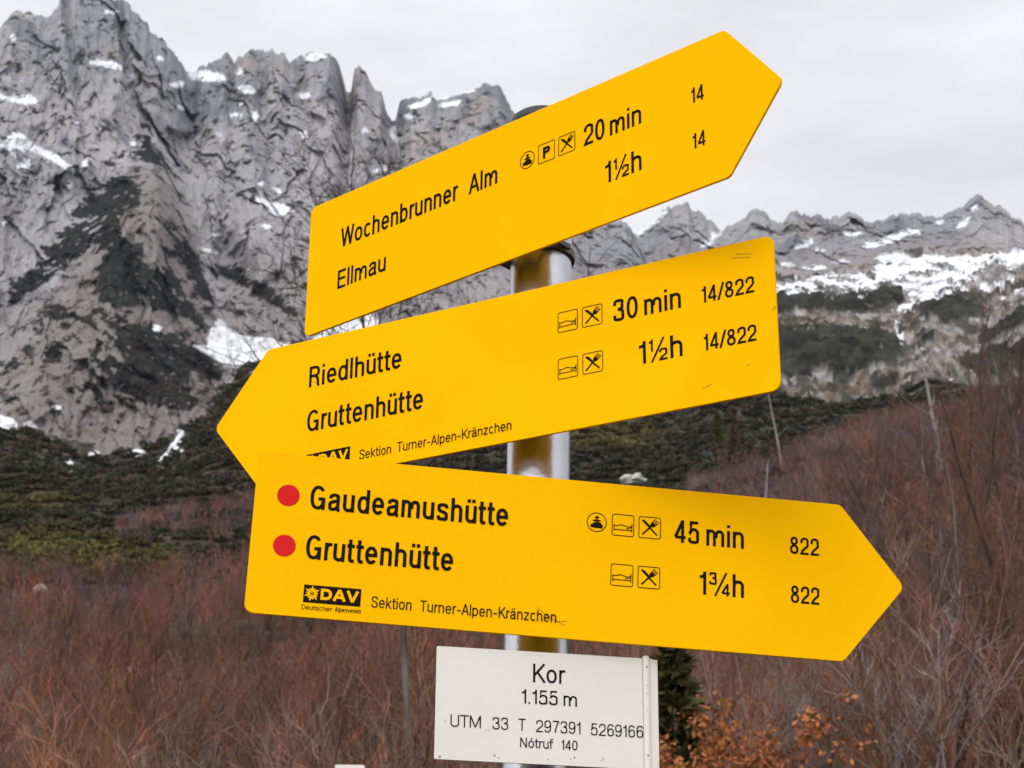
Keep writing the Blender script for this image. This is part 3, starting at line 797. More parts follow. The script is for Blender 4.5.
def pine_belt():
    pr = [leaf_clump(400+i, 55, .55, 1.0, (.060, .056, .040)) for i in range(8)]
    n = 24000
    px = rng.uniform(-60, 1090, n); py = rng.uniform(352, 606, n)
    r = r_at(px, py, 180, 900)
    az, _ = pix_dir(px, py)
    ok = (r > 230) & (r < 890)
    # needle scrub thins out downhill; the olive patch is juniper and heather
    ok &= rng.random(n) < np.maximum(smooth(300, 430, r+60*fbm(px/60, py/30, 1., 3)), .95*sample(OLIVE, px, py))
    ok &= rng.random(n) > .55*sample(MAUVE, px, py)
    sl = sample(SNOW_L, px, py)
    ok &= sl < .3
    px, py, r, az = px[ok], py[ok], r[ok], az[ok]
    x, y = r*np.sin(az), r*np.cos(az)
    P = np.c_[x, y, ground_z(x, y)+.2]
    m = len(P)
    h = fbm(px/34, py/14, 6., 3)
    g = rng.uniform(.86, 1.18, (m, 1))*np.clip(1+.38*h, .6, 1.4)[:, None]
    ol = sample(OLIVE, px, py)[:, None]
    t = g*(np.array([[.80, .88, .76]])*(1-ol)+np.array([[2.0, 1.85, .85]])*ol)
    br = (rng.random((m, 1)) < .22) & (ol < .3)
    t = np.where(br, t*[[1.7, 1.15, 1.25]], t)
    o = scatter('pine_scrub', pr, P, np.clip(r*.0026, .8, 2.1)*rng.uniform(.6, 1.35, m), rng.uniform(0, 6.28, m), t, LEAF, rng.uniform(.5, 1.0, m))
    tag(o, 'dark green mountain pine and juniper covering the upper slope', 'scrub', kind='stuff')
pine_belt()

def empty(name, loc):
    o = bpy.data.objects.new(name, None); COL.objects.link(o); o.location = loc; o.empty_display_size = .3
    return o

def bare_tree(px, r, height, seed, label, group=None, name='bare_tree', trunk_r=None, trunk_col=GREY, twig_col=RED, lean=0., spread=.55, dens=1.0, first=.22, base=None, order=3, wide=(.45, 1.0), thick=1.0):
    """trunk with limbs, branchlets and twigs; trunk and crown are parts"""
    R = np.random.default_rng(seed)
    x, y, z = on_ground(px, r) if base is None else base
    root = empty(name, (float(x), float(y), float(z)))
    tag(root, label, 'tree', group)
    tr = trunk_r or height*.0085
    T = limb(R, [0, 0, -.3], [math.sin(lean), R.normal()*.03, math.cos(lean)], height, 22, .055, .014)
    tc = np.array(trunk_col)*R.uniform(.8, 1.15)
    V, Fc, C = tubes([(T, np.linspace(tr, tr*.18, len(T))*R.uniform(.82, 1.2, len(T)), tc)], 8)
    C = C*R.uniform(.35, 1.5, (len(C), 1))*np.repeat(R.uniform(.5, 1.4, len(T)), 8)[:, None]
    link('trunk', np_mesh('trunk', V, Fc, C, True), root, TWIG)
    segs = []
    nb = int(22*dens)
    for b in range(nb):
        u = first+(1-first)*((b+R.uniform(.0, .9))/nb)
        q = u*(len(T)-1); i = min(int(q), len(T)-2); p = T[i]+(T[i+1]-T[i])*(q-i)
        L = height*spread*(1.05-u)*R.uniform(.55, 1.05)+.3
        d = side_dir(R, T[i+1]-T[i], R.uniform(*wide))
        B = limb(R, p, d, L, 5, .11, .09)
        c = (tc*.5+np.array(twig_col)*.5)*R.uniform(.7, 1.2)
        rb = tr*(1-u*.8)*R.uniform(.30, .5)
        segs.append((B, np.linspace(rb, rb*.3, len(B)), c))
        for s in range(int(R.integers(4, 8)*dens)):
            v = R.uniform(.2, .97)*(len(B)-1); j = min(int(v), len(B)-2); q2 = B[j]+(B[j+1]-B[j])*(v-j)
            L2 = L*R.uniform(.22, .45)
            S = limb(R, q2, side_dir(R, B[j+1]-B[j], R.uniform(.4, .95)), L2, 3, .12, .10)
            c2 = np.array(twig_col)*R.uniform(.7, 1.35)
            segs.append((S, np.linspace(rb*.42*thick, rb*.15*thick, len(S)), c2))
            if order > 2:
                for f in range(int(R.integers(3, 7))):
                    w = R.uniform(.2, .97)*(len(S)-1); k = min(int(w), len(S)-2); q3 = S[k]+(S[k+1]-S[k])*(w-k)
                    Q = limb(R, q3, side_dir(R, S[k+1]-S[k], R.uniform(.35, .9)), L2*R.uniform(.25, .6), 2, .12, .10)
                    segs.append((Q, np.linspace(rb*.22*thick, rb*.09*thick, len(Q)), c2*R.uniform(.85, 1.3)))
    V, Fc, C = tubes(segs)
    link('crown', np_mesh('crown', V, Fc, C), root, TWIG)
    return root

# the bare tree right behind the signs: its stem shows between the boards, its crown against the rock face
bare_tree(436, 24., 9.3, 5, 'dark bare tree behind the left half of the boards, twigs spread against the rock face',
          trunk_r=.046, trunk_col=(.13, .11, .10), twig_col=(.060, .045, .043), spread=.62, dens=1.9, first=.50, lean=-.11, wide=(.7, 1.3), thick=1.9)

# bare trees on the right-hand slope
spec = [(800, 92, 8.2), (846, 78, 8.5), (868, 110, 11.), (893, 70, 8.6), (912, 96, 11.6), (951, 84, 11.4), (968, 118, 14.5), (986, 74, 12.), (1003, 100, 14.5), (1019, 88, 14.2),
        (1038, 70, 13), (822, 128, 10.), (780, 75, 6.0), (742, 86, 6.4), (931, 130, 13.), (1010, 62, 10.5), (880, 60, 6.8), (945, 58, 8.6), (700, 105, 6.4), (860, 150, 11.), (990, 140, 15.4), (720, 60, 4.3), (915, 52, 6.2), (1045, 120, 15.),
        (955, 150, 14.), (1024, 150, 16.5), (900, 140, 12.), (975, 95, 11.5), (838, 100, 8.6), (1012, 125, 15.),
        (800, 230, 9.), (830, 260, 10.), (850, 215, 10.), (872, 250, 11.), (890, 220, 11.), (905, 280, 12.), (922, 235, 12.), (960, 210, 13.), (975, 260, 13.), (990, 215, 14.), (1008, 245, 13.),
        (1022, 200, 14.), (780, 260, 8.), (815, 190, 8.), (862, 185, 9.), (882, 300, 12.), (938, 290, 12.), (1000, 300, 12.), (840, 310, 10.), (760, 210, 7.), (745, 180, 6.5), (720, 150, 6.)]
for i, (px, r, h) in enumerate(spec):
    bare_tree(px, r, h*(1.12 if px > 900 else 1.0), 700+i, 'slim leafless tree with reddish brown twigs standing in the thicket right of the signs',
              'bare trees on the right slope', trunk_col=[(.075, .054, .047), (.055, .041, .037), (.15, .125, .115)][i % 3], twig_col=[RED, (.125, .078, .064), (.095, .058, .052)][i % 3],
              lean=rng.normal()*.05, spread=.33, dens=1.6, trunk_r=h*.0088, first=.10, thick=1.5, wide=(.28, .75))
# and on the left, lower and farther apart
for i, (px, r, h) in enumerate([(20, 70, 4.2), (92, 95, 4.6), (158, 62, 3.6), (215, 88, 4.8), (300, 74, 4.4), (352, 58, 3.6), (430, 66, 4.2), (282, 120, 5.)]):
    bare_tree(px, r, h, 900+i, 'small leafless tree with thin brown twigs standing in the thicket left of the post',
              'small bare trees on the left slope', trunk_col=[GREY, (.085, .066, .06)][i % 2], twig_col=[RED, TAN][i % 2], spread=.5, dens=.8, trunk_r=h*.008)

def snag(px, r, height, seed, label, col=(.25, .225, .205), rad=.12, lean=0., stubs=7, lift=0.):
    R = np.random.default_rng(seed)
    x, y, z = on_ground(px, r)
    root = tag(empty('dead_tree', (float(x), float(y), float(z))), label, 'tree')
    T = limb(R, [0, 0, -.4], [math.sin(lean), 0, math.cos(lean)], height, 8, .03, .02)
    V, Fc, C = tubes([(T, np.linspace(rad, rad*.35, len(T)), col)], 9)
    link('trunk', np_mesh('trunk', V, Fc, C*R.uniform(.7, 1.15, (len(C), 1)), True), root, TWIG)
    for s in range(stubs):
        u = R.uniform(.25, .95)*(len(T)-1); i = min(int(u), len(T)-2); p = T[i]+(T[i+1]-T[i])*(u-i)
        B = limb(R, p, side_dir(R, T[i+1]-T[i], R.uniform(.6, 1.2)), height*R.uniform(.08, .25), 4, .15, -.03)
        V, Fc, C = tubes([(B, np.linspace(rad*.3, rad*.1, len(B)), np.array(col)*R.uniform(.55, .9))], 4)
        link('branch', np_mesh('branch', V, Fc, C), root, TWIG)
snag(953, 200, 19.5, 1, 'bleached dead tree trunk without a crown rising above the thicket on the right', rad=.31, lean=-.05, stubs=9)
snag(785, 520, 22., 2, 'thin pale dead trunk right of the middle board', rad=.34, lean=-.05, stubs=5)
snag(767, 330, 11., 3, 'short pale dead stub just above the lowest board', rad=.2, stubs=3, col=(.33, .27, .25))

def conifer(px, r, height, seed, label, col=(.040, .050, .020), width=.30):
    R = np.random.default_rng(seed)
    x, y, z = on_ground(px, r)
    root = tag(empty('young_spruce', (float(x), float(y), float(z))), label, 'tree')
    V, Fc, C = tubes([(np.array([[0, 0, -.2], [0, 0, height*.5], [0, 0, height*.97]]), [height*.022, height*.014, .01], (.09, .065, .05))], 7)
    link('trunk', np_mesh('trunk', V, Fc, C, True), root, TWIG)
    n = 1500
    t = R.uniform(.06, 1, n)**.8
    whorl = np.round(t*11)/11+R.normal(size=n)*.012
    a = R.uniform(0, 6.28, n); a = np.round(a*7/6.28+whorl*31)/7*6.28+R.normal(size=n)*.13
    rad = height*width*(1.02-whorl)*R.uniform(.1, 1, n)**.6*(1+.25*np.sin(a*2+seed))
    p = np.c_[np.cos(a)*rad, np.sin(a)*rad, whorl*height-rad*.22+R.normal(size=n)*.02*height]
    d = np.c_[np.cos(a), np.sin(a), R.uniform(-.5, .3, n)]+R.normal(size=(n, 3))*.4
    d /= np.linalg.norm(d, axis=1)[:, None]
    e = np.cross(d, R.normal(size=(n, 3))); e /= np.linalg.norm(e, axis=1)[:, None]
    s = height*.055*R.uniform(.6, 1.3, n)[:, None]
    V = np.stack([p-e*s*.35, p+e*s*.35, p+d*s*1.5], 1).reshape(-1, 3)
    C = np.repeat(np.array(col)*R.uniform(.5, 1.6, (n, 1)), 3, 0)
    link('crown', np_mesh('crown', V, np.arange(3*n).reshape(n, 3), C), root, LEAF)
conifer(721, 620, 13., 1, 'yellowish green young spruce above the lowest board, right of the white boulder', (.075, .072, .022))
conifer(786, 600, 9.0, 2, 'dark olive young spruce behind the pale dead trunk', (.050, .052, .022))
conifer(737, 600, 9., 3, 'reddish green low spruce just right of the yellowish spruce', (.085, .055, .028))
conifer(669, 25., 3.2, 4, 'dark green young spruce behind the orange beech beside the white plate', (.060, .058, .022), .26)
conifer(184, 50, 1.2, 5, 'tiny dark spruce among the brown bushes at the lower left', (.035, .042, .018), .4)
conifer(1021, 70, 3.0, 6, 'young green spruce at the right edge of the picture', (.055, .062, .022), .34)
conifer(1014, 48, 1.7, 7, 'small green spruce low at the right edge of the picture', (.055, .060, .02), .4)

def leafy_bush(name, px, r, size, seed, n, col, label, cat, leaf=.05, height=1.0):
    R = np.random.default_rng(seed)
    x, y, z = on_ground(px, r)
    root = tag(empty(name, (float(x), float(y), float(z))), label, cat)
    V, Fc, C = bare_shrub(seed+50, 10, 7, 3, size*1.7*height, GREY, .014)
    link('branches', np_mesh('branches', V, Fc, C), root, TWIG)
    # leaves hang along the twigs
    tip = V[R.integers(0, len(V), n)]
    p = tip+R.normal(size=(n, 3))*.05*size
    ok = p[:, 2] > .1; p = p[ok]; n = len(p)
    d = R.normal(size=(n, 3)); d[:, 2] -= .5; d /= np.linalg.norm(d, axis=1)[:, None]
    e = np.cross(d, R.normal(size=(n, 3))); e /= np.linalg.norm(e, axis=1)[:, None]
    s = leaf*R.uniform(.6, 1.3, n)[:, None]
    Vl = np.stack([p, p+d*s*.5+e*s*.32, p+d*s, p+d*s*.5-e*s*.32], 1).reshape(-1, 3)
    C = np.repeat(np.array(col)*R.uniform(.45, 1.5, (n, 1))*np.c_[np.ones(n), R.uniform(.8, 1.15, n), R.uniform(.7, 1.2, n)], 4, 0)
    link('leaves', np_mesh('leaves', Vl, np.arange(4*n).reshape(n, 4), C), root, LEAF)
leafy_bush('beech_bush', 688, 21., 1.28, 1, 8500, (.34, .135, .052), 'beech bush still holding orange brown dead leaves, right of the white plate', 'bush', .07)
leafy_bush('beech_bush', 740, 24., .8, 2, 1000, (.30, .14, .07), 'low beech sapling with few orange leaves, right of the full orange bush', 'bush', .07)

def boulder(px, r, w, h, seed, label, col=(.42, .40, .37), lift=0.):
    R = np.random.default_rng(seed)
    x, y, z = on_ground(px, r)
    bm = bmesh.new(); bmesh.ops.create_icosphere(bm, subdivisions=4, radius=1.0)
    for v in bm.verts:
        n = v.co.normalized()
        k = 1+.35*float(perlin(n.x*1.3+seed, n.y*1.3, n.z*1.3))+.13*float(perlin(n.x*4+seed, n.y*4, n.z*4))
        v.co = Vector((n.x*w*.5*k, n.y*w*.5*k, max(n.z*h*.6*k, -.3*h)))
    o = from_bm('boulder', bm, mat('limestone_boulder', col, .95, vary=.25, vscale=1.2, bump=1., bscale=3.))
    o.location = (float(x), float(y), float(z)+h*.3+lift)
    tag(o, label, 'boulder')
boulder(635, 560, 7.6, 3.6, 1, 'large pale boulder in the dark scrub above the lowest board, right of the post', lift=.9)
boulder(686, 810, 4.4, 3.6, 2, 'small pale boulder in the dark scrub just under the middle board', lift=2.0)
boulder(43, 300, 2.0, 1.5, 3, 'small whitish boulder in the scrub at the far left', lift=.8)
boulder(147, 46, .55, .5, 4, 'whitish stone low among the bushes at the lower left', lift=.5)
boulder(142, 150, 1.3, 1.2, 5, 'grey stone among the mauve bushes on the left', lift=.8)
# ---------------------------------------------------------------- the signpost
YELLOW = mat('yellow_enamel', (.97, .50, .002), .6, spec=0., vary=.03, vscale=9, bump=.03, bscale=120)
BLACK = mat('black_print', (.016, .012, .009), .7, spec=0.)
RED_P = mat('red_print', (.66, .022, .022), .7, spec=0., vary=.06, vscale=30)
WHITE = mat('white_plate', (.74, .715, .64), .45, spec=.4, vary=.03, vscale=14, bump=.03, bscale=90)
STEEL = mat('galvanised_steel', (.46, .46, .48), .27, 1.0, vary=.10, vscale=30, bump=.05, bscale=160)
DARK = mat('dark_cap', (.020, .020, .024), .5)
CLAMP = mat('dark_steel_clamp', (.10, .085, .07), .55, .6, vary=.2, vscale=40)
SCUFF = mat('scuff', (.30, .17, .02), .8)
RUST = mat('grime', (.20, .15, .11), .9)

PX, PY, PR = .0265, 1.841, .0304                     # the post
post = tag(empty('signpost', (PX, PY, float(ground_z(PX, PY)))), 'steel signpost carrying three yellow arrow boards and a white plate', 'signpost')
pz = post.location.z
bpy.context.view_layer.update()

def keep(o, parent):
    """parent without moving"""
    mw = o.matrix_world.copy(); o.parent = parent; o.matrix_parent_inverse = Matrix(); o.matrix_basis = parent.matrix_world.inverted() @ mw
    return o

TILT = Vector((.0030, 0, 1)).normalized()            # the post stands a touch out of true
TOPZ = 2.559
def along(z): return Vector((PX-.0030*(2.2-z)*-1*-1, PY, z)) if False else Vector((PX+.0030*(z-2.2), PY, z))
bm = bmesh.new()
rings = []
for z in (pz-.4, 1.0, 1.6, 1.9, 2.1, 2.3, TOPZ):
    c = along(z)-Vector((PX, PY, pz))
    rings.append([bm.verts.new((c.x+PR*math.cos(a), c.y+PR*math.sin(a), c.z)) for a in np.linspace(0, 2*math.pi, 56, endpoint=False)])
for a, b in zip(rings, rings[1:]):
    for i in range(56): bm.faces.new((a[i], a[(i+1) % 56], b[(i+1) % 56], b[i]))
pole = from_bm('pole', bm, STEEL, post, True)
bm = bmesh.new()
prof = [(PR+.0003, -.012), (PR+.0022, -.0118), (PR+.0024, .000), (PR*.93, .004), (PR*.6, .0065), (0.0004, .0075)]
cr = []
for r, dz in prof:
    c = along(TOPZ+dz)-Vector((PX, PY, pz))
    cr.append([bm.verts.new((c.x+r*math.cos(a), c.y+r*math.sin(a), c.z)) for a in np.linspace(0, 2*math.pi, 48, endpoint=False)])
for a, b in zip(cr, cr[1:]):
    for i in range(48): bm.faces.new((a[i], a[(i+1) % 48], b[(i+1) % 48], b[i]))
cap = from_bm('pole_cap', bm, DARK, pole, True)

def rounded(P, rad, n=7):
    """round the corners of a polygon (counter-clockwise)"""
    P = [Vector(p) for p in P]; out = []
    for i in range(len(P)):
        a, b, c = P[i-1], P[i], P[(i+1) % len(P)]
        u, v = (a-b).normalized(), (c-b).normalized()
        ang = u.angle(v); d = rad/math.tan(ang/2); cen = b+(u+v).normalized()*(rad/math.sin(ang/2))
        s, e = b+u*d, b+v*d
        a0 = math.atan2(s.y-cen.y, s.x-cen.x); a1 = math.atan2(e.y-cen.y, e.x-cen.x)
        while a1 < a0: a1 += 2*math.pi
        if a1-a0 > math.pi: a1 -= 2*math.pi
        for k in range(n+1):
            t = a0+(a1-a0)*k/n
            out.append((cen.x+rad*math.cos(t), cen.y+rad*math.sin(t)))
    return out

def slab_bm(outline, z0, z1, bevel=.0004):
    bm = bmesh.new(); n = len(outline)
    cx = sum(p[0] for p in outline)/n; cy = sum(p[1] for p in outline)/n
    def ring(z, inset):
        r = []
        for i in range(n):
            x, y = outline[i]; d = Vector((cx-x, cy-y)).normalized()*inset
            r.append(bm.verts.new((x+d.x, y+d.y, z)))
        return r
    R = [ring(z0, bevel), ring(z0+bevel, 0), ring(z1-bevel, 0), ring(z1, bevel)]
    bm.faces.new(R[0][::-1]); bm.faces.new(R[3])
    for a, b in zip(R, R[1:]):
        for i in range(n): bm.faces.new((a[i], a[(i+1) % n], b[(i+1) % n], b[i]))
    return bm

def board_matrix(c, ex, ey, s):
    cam0 = Vector((0, 0, CZ)); c = cam0+(Vector(c)-cam0)*s
    x = Vector(ex).normalized(); y = (Vector(ey)-x*x.dot(Vector(ey))).normalized(); z = x.cross(y)
    return Matrix(((x.x, y.x, z.x, c.x), (x.y, y.y, z.y, c.y), (x.z, y.z, z.z, c.z), (0, 0, 0, 1)))

TH = .0028
def attach(name, bm, m, parent, label=None):
    o = from_bm(name, bm, m, parent)
    if label: o['label'] = label
    return o

def text(parent, s, x, y, w, cap, weight=.128, m=None, z=.0003, bm=None):
    b = bmesh.new(); lettering_bm(b, s, x/1e3*K, y/1e3*K, w/1e3*K, cap/1e3*K, weight, z)
    return b
def texts(parent, items, weight=.128):
    """one line of lettering made of several words"""
    b = bmesh.new()
    for s, x, y, w, cap in items: lettering_bm(b, s, x/1e3*K, y/1e3*K, w/1e3*K, cap/1e3*K, weight, .0003)
    return attach('lettering', b, BLACK, parent)

def poly(bm, P, z): bm.faces.new([bm.verts.new((p[0], p[1], z)) for p in P])
def line(bm, P, w, z): stroke_mesh(bm, np.array(P, float), w/2, z)
def box_outline(bm, s, w, z):
    h = s/2
    P = rounded([(-h, -h), (h, -h), (h, h), (-h, h)], s*.09, 5)
    line(bm, P+[P[0]], w, z)
def shift(bm, x, y, k):
    for v in bm.verts: v.co.x = v.co.x*k+x; v.co.y = v.co.y*k+y
S3 = 1e-3
def picto(parent, kind, x, y):
    """pictograms 21 mm square: bed, crossed cutlery, parking, and the round badge"""
    bm = bmesh.new(); z = .0003
    if kind in ('bed', 'fork', 'parking'): box_outline(bm, 20.8*S3, .75*S3, z)
    if kind == 'bed':
        line(bm, np.array([(-8.6, -6.2), (-8.6, .6)])*S3, .8*S3, z+1e-5)
        line(bm, np.array([(8.6, -6.6), (8.6, 2.2)])*S3, .8*S3, z+1e-5)
        line(bm, np.array([(-8.6, -4.6), (8.6, -4.6)])*S3, .8*S3, z+2e-5)
        line(bm, catmull([(-8.6, -1.2), (-5, -.4), (-1, .3), (3.2, -.9), (6.2, -1.2), (8.6, -2.4)], 5)*S3, .8*S3, z+3e-5)
        line(bm, np.array([(3.0, -2.8), (5.8, -2.9), (8.6, .4)])*S3, .7*S3, z+4e-5)
    if kind == 'fork':
        d = math.sqrt(.5)
        def rotp(P, a): return [(p[0]*math.cos(a)-p[1]*math.sin(a), p[0]*math.sin(a)+p[1]*math.cos(a)) for p in P]
        knife = [(-.75, -10), (.75, -10), (.85, 0), (1.7, 1), (1.8, 7.5), (.6, 10.2), (-.8, 10.4)]
        poly(bm, np.array(rotp(knife, math.radians(45)))*S3, z+1e-5)
        stem = [(-.75, -10.2), (.75, -10.2), (.75, 2.5), (-.75, 2.5)]
        poly(bm, np.array(rotp(stem, math.radians(-45)))*S3, z+2e-5)
        head = [(-.8, 1.6), (.8, 1.6), (2.4, 3.6), (2.5, 6.0), (-2.5, 6.0), (-2.4, 3.6)]
        poly(bm, np.array(rotp(head, math.radians(-45)))*S3, z+3e-5)
        for t in (-2.05, -.0, 2.05):
            poly(bm, np.array(rotp([(t-.5, 5.6), (t+.5, 5.6), (t+.45, 10.2), (t-.45, 10.2)], math.radians(-45)))*S3, z+(4+t)*1e-5)
    if kind == 'parking':
        lettering_bm(bm, 'P', -4.6*S3, -6.4*S3, 9.4*S3, 12.8*S3, .24, z+1e-5)
    if kind == 'badge':
        a = np.linspace(0, 2*math.pi, 40)
        line(bm, np.c_[np.cos(a), np.sin(a)]*9.2*S3, .8*S3, z)
        el = lambda cx, cy, rx, ry, zz: poly(bm, np.c_[cx+rx*np.cos(a[:-1]), cy+ry*np.sin(a[:-1])]*S3, zz)
        el(0, -3.4, 6.2, 2.3, z+1e-5); el(.6, -1.6, 4.3, 1.9, z+2e-5); el(0, 1.7, 4.0, 1.0, z+3e-5); el(.2, 4.9, 2.0, 1.25, z+4e-5)
        line(bm, np.array([(-5.8, -4.4), (5.6, -5.4)])*S3, .9*S3, z+5e-5); line(bm, np.array([(0, 1.5), (.2, 4.5)])*S3, 1.1*S3, z+6e-5)
    shift(bm, x*S3*K, y*S3*K, K)
    attach('pictogram', bm, BLACK, parent)

def emblem(parent, x, y):
    """black association badge with a star-shaped flower and three letters cut out of it"""
    w, h = 52.2, 16.6
    bm = bmesh.new()
    poly(bm, np.array([(-w/2, -h/2), (w/2, -h/2), (w/2, h/2), (-w/2, h/2)])*S3, .0003); shift(bm, x*S3*K, y*S3*K, K)
    e = attach('emblem', bm, BLACK, parent)
    bm = bmesh.new()
    lettering_bm(bm, 'DAV', -10.6*S3, -4.9*S3, 34.2*S3, 10.6*S3, .25, .0006)
    R = np.random.default_rng(3)
    for k in range(13):
        a = k/13*2*math.pi+.1; L = (6.0+1.6*(k % 2))
        d, n = np.array([math.cos(a), math.sin(a)]), np.array([-math.sin(a), math.cos(a)])
        c0 = np.array([-18.4, .2])
        poly(bm, np.array([c0+d*2.3-n*.7, c0+d*L*.62-n*1.05, c0+d*L, c0+d*L*.62+n*1.05, c0+d*2.3+n*.7])*S3, .0006+k*1e-5)
    a = np.linspace(0, 2*math.pi, 24)
    line(bm, (np.c_[np.cos(a), np.sin(a)]*2.4+[-18.4, .2])*S3, 1.0*S3, .0008)
    for q in ((-.8, .5), (.8, .5), (0, -.9)):
        poly(bm, (np.c_[np.cos(a[:-1]), np.sin(a[:-1])]*.55+[-18.4+q[0], .2+q[1]])*S3, .0008)
    shift(bm, x*S3*K, y*S3*K, K)
    o = from_bm('emblem_letters', bm, YELLOW, parent)
    return e

def red_dot(parent, x, y):
    a = np.linspace(0, 2*math.pi, 48)[:-1]
    bm = bmesh.new(); poly(bm, np.c_[np.cos(a), np.sin(a)]*10.4*S3*K+[x*S3*K, y*S3*K], .0003)
    attach('red_dot', bm, RED_P, parent)

def clamp(parent, mw, y0, h, dx=0.):
    """bracket on the back of a board: a flat bar with lugs and a band round the post"""
    inv = mw.inverted()
    zc = (mw @ Vector((0, y0, 0))).z
    p = inv @ along(zc)
    bm = bmesh.new()
    gap = -TH-.0002
    # band round the post
    for z in (0,):
        n = 40
        for r0, r1 in ((PR+.0004, PR+.0034),):
            lo = [[], []]; hi = [[], []]
            for a in np.linspace(0, 2*math.pi, n, endpoint=False):
                for q, r in enumerate((r0, r1)):
                    lo[q].append(bm.verts.new((p.x+r*math.cos(a), y0-h/2, p.z+r*math.sin(a))))
                    hi[q].append(bm.verts.new((p.x+r*math.cos(a), y0+h/2, p.z+r*math.sin(a))))
            for i in range(n):
                j = (i+1) % n
                bm.faces.new((lo[1][i], lo[1][j], hi[1][j], hi[1][i])); bm.faces.new((lo[0][j], lo[0][i], hi[0][i], hi[0][j]))
                bm.faces.new((lo[0][i], lo[0][j], lo[1][j], lo[1][i])); bm.faces.new((hi[1][i], hi[1][j], hi[0][j], hi[0][i]))
    def bx(x0, x1, ya, yb, z0, z1):
        v = [bm.verts.new((x, y, z)) for x in (x0, x1) for y in (ya, yb) for z in (z0, z1)]
        for f in ((0, 1, 3, 2), (4, 6, 7, 5), (0, 4, 5, 1), (2, 3, 7, 6), (0, 2, 6, 4), (1, 5, 7, 3)): bm.faces.new([v[i] for i in f])
    # bar against the board, and the two lugs with their bolt
    bx(p.x-.046, p.x+.046, y0-h/2+.001, y0+h/2-.001, gap-.004, gap)
    for sx in (-1, 1):
        bx(p.x+sx*(PR+.0045), p.x+sx*(PR+.0085), y0-h/2+.0015, y0+h/2-.0015, min(p.z, gap-.0045), gap-.0042)
        bx(p.x+sx*(PR+.0095), p.x+sx*(PR+.0155), y0-.004, y0+.004, gap-.012, gap-.0042)
    bmesh.ops.recalc_face_normals(bm, faces=bm.faces)
    attach('clamp', bm, CLAMP, parent)

def scratches(parent, lines):
    for i, P in enumerate(lines):
        bm = bmesh.new(); line(bm, np.array(P)*S3*K, .45*S3*K, .0004+i*1e-5)
        attach('scratch', bm, SCUFF, parent)

L_, T_, H_ = 559.156, 61.742, 155.0
def arrow_board(c, ex, ey, s, direction, label):
    mw = board_matrix(c, ex, ey, s)
    d = direction
    P = [(-d*L_/2, -H_/2), (d*L_/2, -H_/2), (d*(L_/2+T_), 0), (d*L_/2, H_/2), (-d*L_/2, H_/2)]
    if d < 0: P = P[::-1]
    P = [(p[0]*S3*s, p[1]*S3*s) for p in P]
    out = rounded(P, .0088*s)
    bm = slab_bm(out, -TH, 0, .0003)
    o = from_bm('arrow_sign', bm, YELLOW)
    o.matrix_world = mw
    bpy.context.view_layer.update()
    keep(o, post); o['label'] = label
    return o, mw

CAP, MIN = 23.0, 21.3
# --- upper board
K = .978
b1, m1 = arrow_board((-.015089, 1.824634, 2.466523), (.746557, -.665321, .001402), (-.004011, -.002394, .999989), K, 1, 'topmost yellow arrow board pointing right with two place names')
texts(b1, [('Wochenbrunner', -228.8, 13.3, 171.1, 22.6), ('Alm', -42.3, 13.6, 38.7, 22.0)])
texts(b1, [('Ellmau', -231.2, -35.4, 72.1, 21.6)])
for k, x in (('badge', 36.4), ('parking', 61.5), ('fork', 87.7)): picto(b1, k, x, 25.9)
texts(b1, [('20', 109.7, 14.9, 25.6, 23.0), ('min', 142.0, 14.6, 38.1, 22.4)])
texts(b1, [('1½h', 135.7, -35.2, 44.0, 23.0)])
texts(b1, [('14', 239.4, 13.4, 14.7, 16.2)], .125); texts(b1, [('14', 239.6, -35.2, 14.9, 16.0)], .125)
clamp(b1, m1, -.0415, .008)
# --- middle board
K = .978
b2, m2 = arrow_board((-.007314, 1.820074, 2.275094), (.879858, -.475048, .013397), (-.008522, .012414, .999887), K, -1, 'middle yellow arrow board pointing left, half hidden at its lower left')
texts(b2, [('Riedlhütte', -226.1, 24.0, 109.4, 22.8)])
texts(b2, [('Gruttenhütte', -226.0, -25.0, 135.3, 23.0)])
emblem(b2, -199.5, -58.1)
texts(b2, [('Sektion', -162.0, -66.0, 36.4, 10.2), ('Turner-Alpen-Kränzchen', -118.9, -65.8, 126.9, 10.2)], .105)
for y in (35.4, -13.4): picto(b2, 'bed', 68.3, y); picto(b2, 'fork', 94.3, y)
texts(b2, [('30', 116.8, 23.7, 25.2, 22.8), ('min', 148.7, 23.8, 37.4, 22.2)])
texts(b2, [('1½h', 142.2, -25.4, 44.1, 22.8)])
texts(b2, [('14/822', 207.2, 23.6, 51.9, 16.6)], .125); texts(b2, [('14/822', 207.5, -25.0, 51.6, 16.5)], .125)
clamp(b2, m2, 0.0, .05)
scratches(b2, [[(238, 63), (256, 60)], [(243, 66), (258, 63)], [(205, -62), (214, -59)], [(248, -48), (252, -47)], [(275, 2), (279, 3), (277, 6)]])
